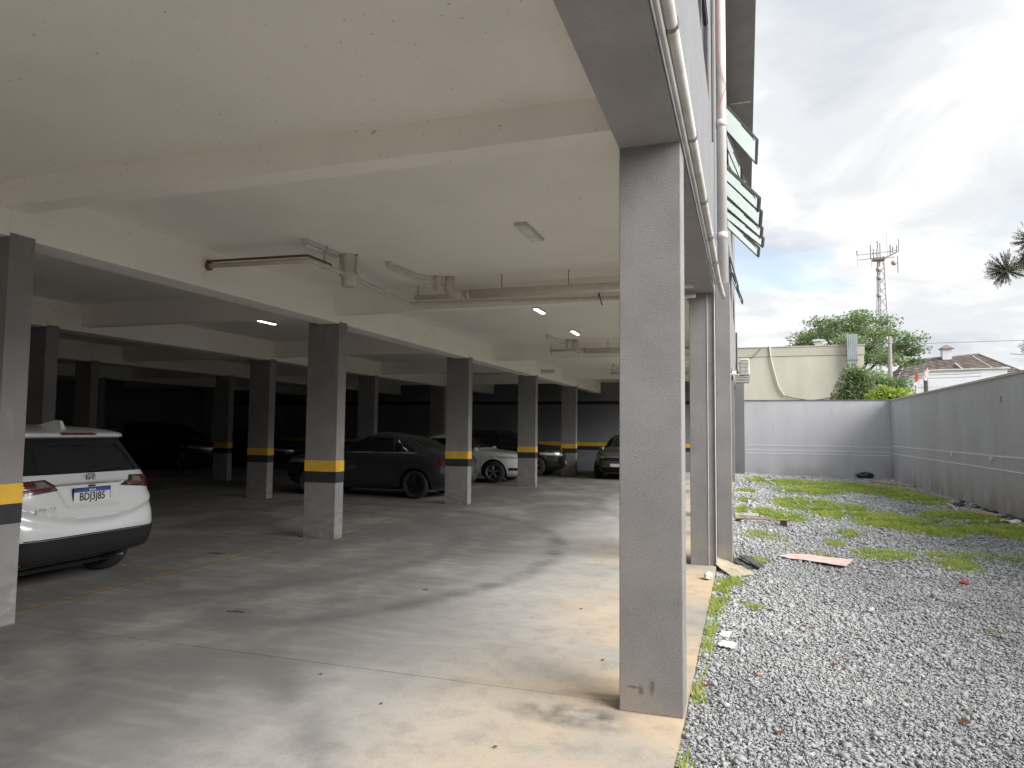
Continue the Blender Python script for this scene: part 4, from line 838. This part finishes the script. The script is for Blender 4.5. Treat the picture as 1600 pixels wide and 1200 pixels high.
# ------------------------------------------------------------------ beyond the walls
bb = thing('beige_building', 'plain beige building with flat roof behind the end wall', 'building')
MB().box(-14, 5.83, 40, 54, -.3, 5.62).build('wall', beige, bb); MB().box(-14.03, 5.86, 39.97, 54.03, 5.625, 6.10).build('parapet', beige2, bb); MB().box(-14.06, 5.89, 39.94, 54.06, 6.10, 6.15).build('capping', coping_mat, bb)
MB().tube(path([(1.25, 39.93, 6.2), (1.28, 39.93, 5.6), (1.65, 39.93, 4.0), (1.95, 39.93, 3.5)], .3), .038, 10).build('pipe', beige2, bb, True)
MB().tube([(1.95, 39.93, 3.5), (2.5, 39.93, 3.36), (3.2, 39.93, 3.26), (3.7, 39.93, 3.3), (4.3, 39.93, 3.42)], .022, 6).build('cable', wire_mat, bb)
MB().tube([(-1.2, 39.93, 5.2), (-.2, 39.93, 5.3), (.4, 39.93, 5.6), (.8, 39.93, 6.05)], .015, 6).build('cable', wire_mat, bb)
MB().box(3.55, 3.85, 40.3, 40.6, 6.15, 6.42).build('roof_vent', beige2, bb); MB().box(3.45, 3.95, 40.2, 40.7, 6.42, 6.50).build('vent_cap', white_wall, bb)
ch = thing('metal_flue', 'ribbed galvanised metal flue standing against the beige building', 'flue')
for k in range(6): MB().box(5.0+k*.085, 5.0+k*.085+.055, 39.62, 39.80, 3.0, 6.66).build('rib', galv, ch)
MB().box(5.0, 5.48, 39.66, 39.84, 3.0, 6.64).build('backing', galv, ch)
for z in (4.1, 5.3): MB().box(4.96, 5.53, 39.59, 39.86, z, z+.05).build('band', steel, ch)

def leaves(name, P, size, mat, shade, parent, flat=.5):
    n = len(P); a = RNG.normal(size=(n, 3)); a /= np.linalg.norm(a, axis=1)[:, None]; b = RNG.normal(size=(n, 3)); b[:, 2] *= flat; b -= (a*b).sum(1)[:, None]*a; b /= np.linalg.norm(b, axis=1)[:, None]+1e-6
    s = size*RNG.uniform(.6, 1.4, n)[:, None]; a = a*s*.45; b = b*s
    V = np.stack([P-b, P+a*.9, P+b, P-a*.9], 1).reshape(-1, 3)
    F = np.arange(4*n).reshape(n, 4); return np_mesh(name, V, F, mat, np.repeat(shade, 4), parent=parent)
def blob_pts(blobs, per, shell=.55):
    P = []; S = []
    for (x, y, z, rx, ry, rz) in blobs:
        n = int(per*rx*ry*1.0)+40; d = RNG.normal(size=(n, 3)); d /= np.linalg.norm(d, axis=1)[:, None]; r = RNG.uniform(shell, 1.08, n)[:, None]
        q = d*r; P.append(q*np.array([rx, ry, rz])+np.array([x, y, z])); S.append(np.clip(RNG.normal(.5, .2, n)+RNG.normal(0, .12), 0, 1))
    return np.concatenate(P), np.concatenate(S)
# wide umbrella-shaped tree
ut = thing('umbrella_tree', 'wide spreading green tree behind the beige building', 'tree')
tx, ty = 8.05, 62.0
MB().tube([(tx, ty, -.3), (tx+.1, ty, 2.5), (tx, ty, 5.0)], .3, 10, radii=[.42, .34, .28]).build('trunk', bark, ut, True)
lm = MB(); bl = []
for k in range(17):
    a = k*2.4; rr = 4.75*math.sqrt((k+.4)/17); x, y = tx+.0+rr*math.cos(a), ty+rr*.9*math.sin(a); z = 11.55-.115*rr*rr-random.random()*.5
    bl.append((x, y, z-.45, 1.35, 1.35, .62)); bl.append((x+random.uniform(-.6, .6), y, z-1.3, 1.1, 1.1, .5))
    lm.tube([(tx, ty, 4.6), (tx+(x-tx)*.4, ty+(y-ty)*.4, 4.6+(z-4.6)*.5), (x, y, z-.6)], .1, 6, radii=[.17, .10, .03])
for k in range(7): bl.append((tx+random.uniform(-2.8, 3.2), ty+random.uniform(-3, 3), random.uniform(7.3, 8.6), 1.3, 1.2, .55))
for k in range(5): bl.append((tx+random.uniform(-1.5, 2.8), ty-3+random.uniform(-.5, 1), random.uniform(6.5, 7.4), 1.2, 1.0, .5))
for (x, z) in ((12.2, 7.8), (12.7, 7.2), (11.9, 8.4), (4.5, 8.6), (3.9, 8.3), (12.0, 7.1)): bl.append((x, ty, z, .8, .8, .35))
lm.build('limb', bark, ut, True); P, S = blob_pts(bl, 215, .2); leaves('crown', P, .125, leaf_mat, np.clip(S, 0, 1), ut)
# shrubs showing over the end wall
for (nm, lb, bls, mt, dens) in (('leafy_shrub', 'dark green leafy shrub over the middle of the end wall', [(4.6, 35, 3.6, .75, .7, .6), (4.25, 35, 3.1, .6, .6, .5), (5.0, 35, 4.1, .6, .6, .5), (4.6, 34.8, 4.25, .5, .5, .4), (5.2, 35, 3.4, .5, .5, .5), (4.0, 34.9, 2.7, .55, .5, .4)], leaf_mat, 2200),
                                ('leafy_shrub', 'yellow-green shrub behind the dark one near the wall corner', [(5.7, 36, 4.0, .8, .6, .5), (6.2, 36, 3.7, .6, .6, .5), (6.7, 36, 3.6, .6, .5, .6), (5.6, 36, 3.3, .7, .6, .5)], leaf_mat, 1800),
                                ('leafy_shrub', 'bright lime shrub just above the wall corner', [(5.3, 33, 2.95, .6, .5, .4), (5.9, 33, 3.05, .6, .5, .45), (6.3, 33.2, 3.0, .5, .5, .5), (5.5, 33, 3.3, .4, .4, .3)], lime_mat, 2600)):
    s = thing(nm, lb, 'shrub', group='shrubs beyond the end wall'); P, S = blob_pts(bls, dens, .25); leaves('foliage', P, .075, mt, S, s)
    st = MB(); cx = bls[0][0]; cyy = bls[0][1]
    for b in bls: st.tube([(cx, cyy, -.3), ((cx+b[0])/2, cyy, b[2]*.5), (b[0], b[1], b[2]-.1)], .03, 6, radii=[.06, .04, .015])
    st.build('stem', bark, s)
# araucaria on the right
ar = thing('araucaria_tree', 'spiky dark conifer whose branch tips enter at the right edge', 'tree')
MB().tube([(11.6, 27, -.3), (11.6, 27, 6), (11.5, 27, 12)], .3, 10, radii=[.38, .3, .15]).build('trunk', bark, ar, True)
lm = MB(); NV = []; NF = []; NS = []; o = 0
def spike_tuft(c, r, seed, dirn):
    global o
    rs = np.random.default_rng(seed); n = 120
    for k in range(n):
        d = rs.normal(size=3); d += np.array(dirn)*.5; d /= np.linalg.norm(d); ln = r*rs.uniform(.65, 1.05); base = np.array(c)
        side = np.cross(d, rs.normal(size=3)); side /= np.linalg.norm(side)
        # a twig set with scale needles
        for j in range(9):
            t = .25+.75*j/8; p = base+d*ln*t+np.array([0, 0, .10*r*t*t])
            for q in range(3):
                nd = d*.5+rs.normal(size=3)*.75; nd /= np.linalg.norm(nd); sd = np.cross(nd, d); sd /= np.linalg.norm(sd)+1e-6; l2 = .075*r/.6
                NV.extend([p-sd*.012, p+sd*.012, p+nd*l2]); NF.append((o, o+1, o+2)); NS.extend([rs.uniform(0, 1)]*3); o += 3
        lm.tube([c, tuple(base+d*ln)], .006, 4, cap=False)
for k, (c, r_) in enumerate((((7.95, 26, 6.80), .62), ((8.75, 26, 7.75), .62), ((8.75, 26.2, 7.1), .5), ((8.78, 26, 4.33), .55), ((9.6, 26.5, 6.2), .6), ((9.9, 26.2, 8.6), .6), ((13.4, 26, 7.2), .6))):
    spike_tuft(c, r_, 80+k, (-.4, 0, .1)); lm.tube([(11.55, 27, c[2]-.6), ((11.55+c[0])/2, 26.6, c[2]-.55), c], .04, 6, radii=[.07, .05, .02])
lm.build('limb', bark, ar); np_mesh('needles', np.array(NV), np.array(NF), needle_mat, np.array(NS), parent=ar)
# telecom tower
tw = thing('telecom_tower', 'lattice telecom tower rising behind the wide tree', 'tower')
bx, by, H0, H1 = 18.4, 110., -.3, 26.6
def leg(k, z): 
    w_ = 1.9-(1.9-.62)*(z/27); a = [(-1, -.6), (1, -.6), (0, 1.1)][k]; return (bx+a[0]*w_*.62, by+a[1]*w_*.62, z)
for k in range(3): MB().tube([leg(k, H0), leg(k, H1)], .085, 6).build('leg', tower_mat, tw)
nb = 18
for k in range(3):
    for j in range(nb):
        za, zb2 = H1*j/nb, H1*(j+1)/nb; MB().tube([leg(k, za), leg((k+1) % 3, zb2)], .045, 4).build('brace', tower_mat, tw)
MB().tube([(bx-.35, by-.3, 0), (bx-.35, by-.3, H1+2.2)], .10, 8).build('cable_ladder', tower_mat, tw)
MB().tube([(bx+.9, by, H1), (bx+.9, by, H1+3.4)], .03, 6).build('mast', tower_mat, tw)
pf = MB()
for a0, a1 in (((-3.0, 0), (.2, 0)), ((-3, .4), (.2, .4))): pf.tube([(bx+a0[0], by-.4, 26.2+a0[1]*1.8), (bx+a1[0], by-.4, 26.4+a1[1]*1.8)], .05, 6)
pf.tube([(bx, by-.5, 26.1), (bx+1.3, by-.6, 26.6), (bx+2.3, by-.4, 27.2)], .09, 6); pf.tube([(bx-1.2, by-.6, 26.9), (bx+2.3, by-.4, 27.3)], .05, 6); pf.tube([(bx-1.2, by+.6, 26.3), (bx+2.0, by+.6, 26.6)], .06, 6)
pf.build('platform', tower_mat, tw); MB().box(bx-1.0, bx+.5, by-.8, by+.4, 26.0, 26.35).build('platform_deck', tower_red, tw)
for (x, z0, z1, r_) in ((-3.05, 26.9, 27.5, .13), (-3.0, 25.2, 27.2, .04), (-1.3, 26.3, 28.2, .12), (-.95, 26.3, 27.6, .10), (-.5, 26.2, 27.6, .10), (-.1, 26.4, 28.4, .10), (1.2, 26.7, 28.0, .13), (1.5, 26.9, 27.7, .12), (2.0, 26.9, 27.9, .12), (2.25, 27.0, 28.8, .09), (2.1, 24.0, 26.4, .10), (-1.2, 25.0, 26.4, .05)):
    MB().tube([(bx+x, by-.7, z0), (bx+x, by-.7, z1)], r_, 6).build('antenna', tower_mat, tw)
for (x, z) in ((1.55, 25.4), (-.35, 23.4), (-.4, 20.9), (-.4, 24.6)): MB().lathe([(0, -.25), (.30, -.18), (.38, .0), (0, .05)], 'y', (bx+x, by-.9, z), 14).build('dish', tower_mat, tw, True)
# utility pole, wires
up_ = thing('utility_pole', 'grey concrete utility pole in front of the wide tree', 'pole')
MB().tube([(8.43, 48, -.3), (8.43, 48, 7.5)], .15, 10, radii=[.16, .11]).build('shaft', pole_mat, up_, True)
for z in (7.35, 6.9): MB().tube([(8.28, 47.94, z), (8.28, 47.94, z+.14)], .04, 8).build('insulator', white_wall, up_)
for z, dz, lb in ((7.0, 1.0, 'thin power line crossing the sky above the tiled roof'), (5.35, .2, 'low black cable strung to the utility pole'), (5.2, .15, 'second low cable under the first at the pole'), (5.0, .1, 'lowest cable strung at the utility pole')):
    pts = [(8.43+k*2.6, 48+k*.9, z+dz*math.sin(min(1.5, k*.16))-.12*math.sin(k*.31)) for k in range(11)]
    if dz < .5: pts = [(8.43+k*1.2-4.8, 48, z-.10*math.sin((k % 4)*.8)) for k in range(9)]
    tag(MB().tube(pts, .014, 5).build('power_line', wire_mat), lb, 'cable', 'overhead cables')
tag(MB().tube([(4.0+k*.9, 47.9-.02*k, 6.75+.06*k) for k in range(6)], .014, 5).build('power_line', wire_mat), 'overhead cable running left from the pole top', 'cable', 'overhead cables')
# house with tiled hip roof
hs = thing('tiled_house', 'house with brown tiled hip roof beyond the right wall', 'house')
MB().box(12.4, 22, 66, 76, -.3, 5.4).build('wall', beige2, hs)
def tiles(a, b, c, d, name, nr=16):
    """sloping roof plane a-b (eaves) to d-c (ridge) as rows of overlapping tile courses"""
    a, b, c, d = map(Vector, (a, b, c, d)); nrm = (b-a).cross(d-a).normalized()
    if nrm.z < 0: nrm = -nrm
    for j in range(nr):
        m = MB(); t0, t1 = j/nr, (j+1)/nr
        p, q, r_, s = a.lerp(d, t0), b.lerp(c, t0), b.lerp(c, t1), a.lerp(d, t1); n = 22; vs = []; fs = []
        for i in range(n+1):
            f = i/n; h = .05 if i % 2 else 0.; vs += [p.lerp(q, f)+nrm*(.10+h), s.lerp(r_, f)+nrm*(.03+h), p.lerp(q, f)-nrm*.05]
        for i in range(n): fs += [(3*i, 3*i+3, 3*i+4, 3*i+1), (3*i+2, 3*i+5, 3*i+3, 3*i)]
        m.add(vs, fs).build(name, tile_brown, hs)
e0, e1, rl, rr2 = (11.6, 65, 5.35), (21.0, 65, 6.25), (14.6, 70, 7.9), (18.9, 70, 8.35)
tiles((11.6, 65, 5.35), (21.2, 65, 6.2), (19.2, 70, 8.35), (13.6, 70, 7.85), 'tile_course'); tiles((21.2, 65, 6.2), (22.5, 77, 6.2), (19.2, 70.5, 8.35), (19.2, 70, 8.35), 'tile_course', 6); tiles((11.6, 77, 5.35), (11.6, 65, 5.35), (13.6, 70, 7.85), (13.6, 70.5, 7.85), 'tile_course', 6)
MB().tube([(13.6, 70, 7.98), (19.2, 70, 8.48)], .10, 8).build('ridge', M('ridge tile', (.30, .27, .25), .9), hs)
for p in ([(19.2, 70, 8.48), (21.2, 65, 6.35)], [(16.9, 68.2, 7.55), (17.4, 65.2, 6.05)], [(18.6, 69.8, 8.3), (19.6, 65.3, 6.25)]): MB().tube(p, .06, 6).build('hip_line', coping_mat, hs)
tu = MB().box(16.3, 17.0, 69.5, 70.3, 8.0, 8.95).build('turret', white_wall, hs); MB().add([(16.1, 69.3, 8.95), (17.2, 69.3, 8.95), (17.2, 70.5, 8.95), (16.1, 70.5, 8.95), (16.65, 69.9, 9.35)], [(0, 1, 4), (1, 2, 4), (2, 3, 4), (3, 0, 4), (0, 3, 2, 1)]).build('turret_roof', tile_brown, tu)
wh = thing('white_building', 'low white building with sloping gable in front of tiled house', 'building')
MB().prism([(10.0, -.3), (10.0, 4.35), (11.0, 5.48), (15.15, 5.56), (15.15, -.3)], 50, 57).build('wall', white_wall, wh); MB().box(14.85, 15.2, 49.95, 50.3, 5.56, 5.68).build('corner_cap', white_wall, wh)
MB().prism([(9.85, 4.35), (10.95, 5.58), (15.3, 5.66), (15.3, 5.58), (11.0, 5.50), (9.98, 4.33)], 49.9, 57.1).build('roof_edge', coping_mat, wh)
MB().box(11.6, 14.6, 48.2, 49.9, 4.05, 4.15).build('awning', coping_dark, wh); MB().box(9.0, 12, 49.2, 49.4, -.3, 4.1).build('low_wall', white_wall, wh)
fe = thing('white_picket_fence', 'white barred fence with dark posts above the right wall', 'fence')
for k in range(26): MB().box(8.15+k*.12, 8.15+k*.12+.03, 44, 44.03, -.3, 4.35 if k < 10 else 4.9-.03*k).build('bar', white_wall, fe)
for x in (8.35, 9.45): MB().box(x-.09, x+.09, 43.9, 44.06, -.3, 4.6).build('post', wire_mat, fe)
for z in (3.4, 4.1): MB().box(8.1, 11.3, 44.03, 44.06, z, z+.05).build('rail', white_wall, fe)
for x, z, lb, mt in ((8.98, 4.75, 'red and white banner on the fence left of the pale one', flag_red), (9.48, 5.0, 'pale pink banner on top of the right fence post', pink_mat)):
    o_ = thing('banner', lb, 'banner'); MB().prism([(x-.04, z-.34), (x+.07, z-.22), (x+.12, z-.02), (x+.06, z+.20), (x+.0, z+.12), (x-.09, z-.06)], 43.85, 43.88).build('cloth', mt, o_); MB().tube([(x-.06, 43.9, 3.6), (x-.02, 43.9, z+.3)], .02, 6).build('stick', wire_mat, o_)
    MB().prism([(x-.11, z-.5), (x+.02, z-.5), (x+.02, z-.36), (x-.10, z-.36)], 43.84, 43.87).build('cloth', white_litter, o_)
an = thing('roof_antenna', 'thin antenna pole right of the tiled roof', 'antenna'); MB().tube([(20.6, 64, -.3), (20.6, 64, 8.0)], .05, 6).build('mast', pole_mat, an); MB().tube([(19.6, 64, 7.85), (20.6, 64, 7.75)], .03, 5).build('arm', pole_mat, an)
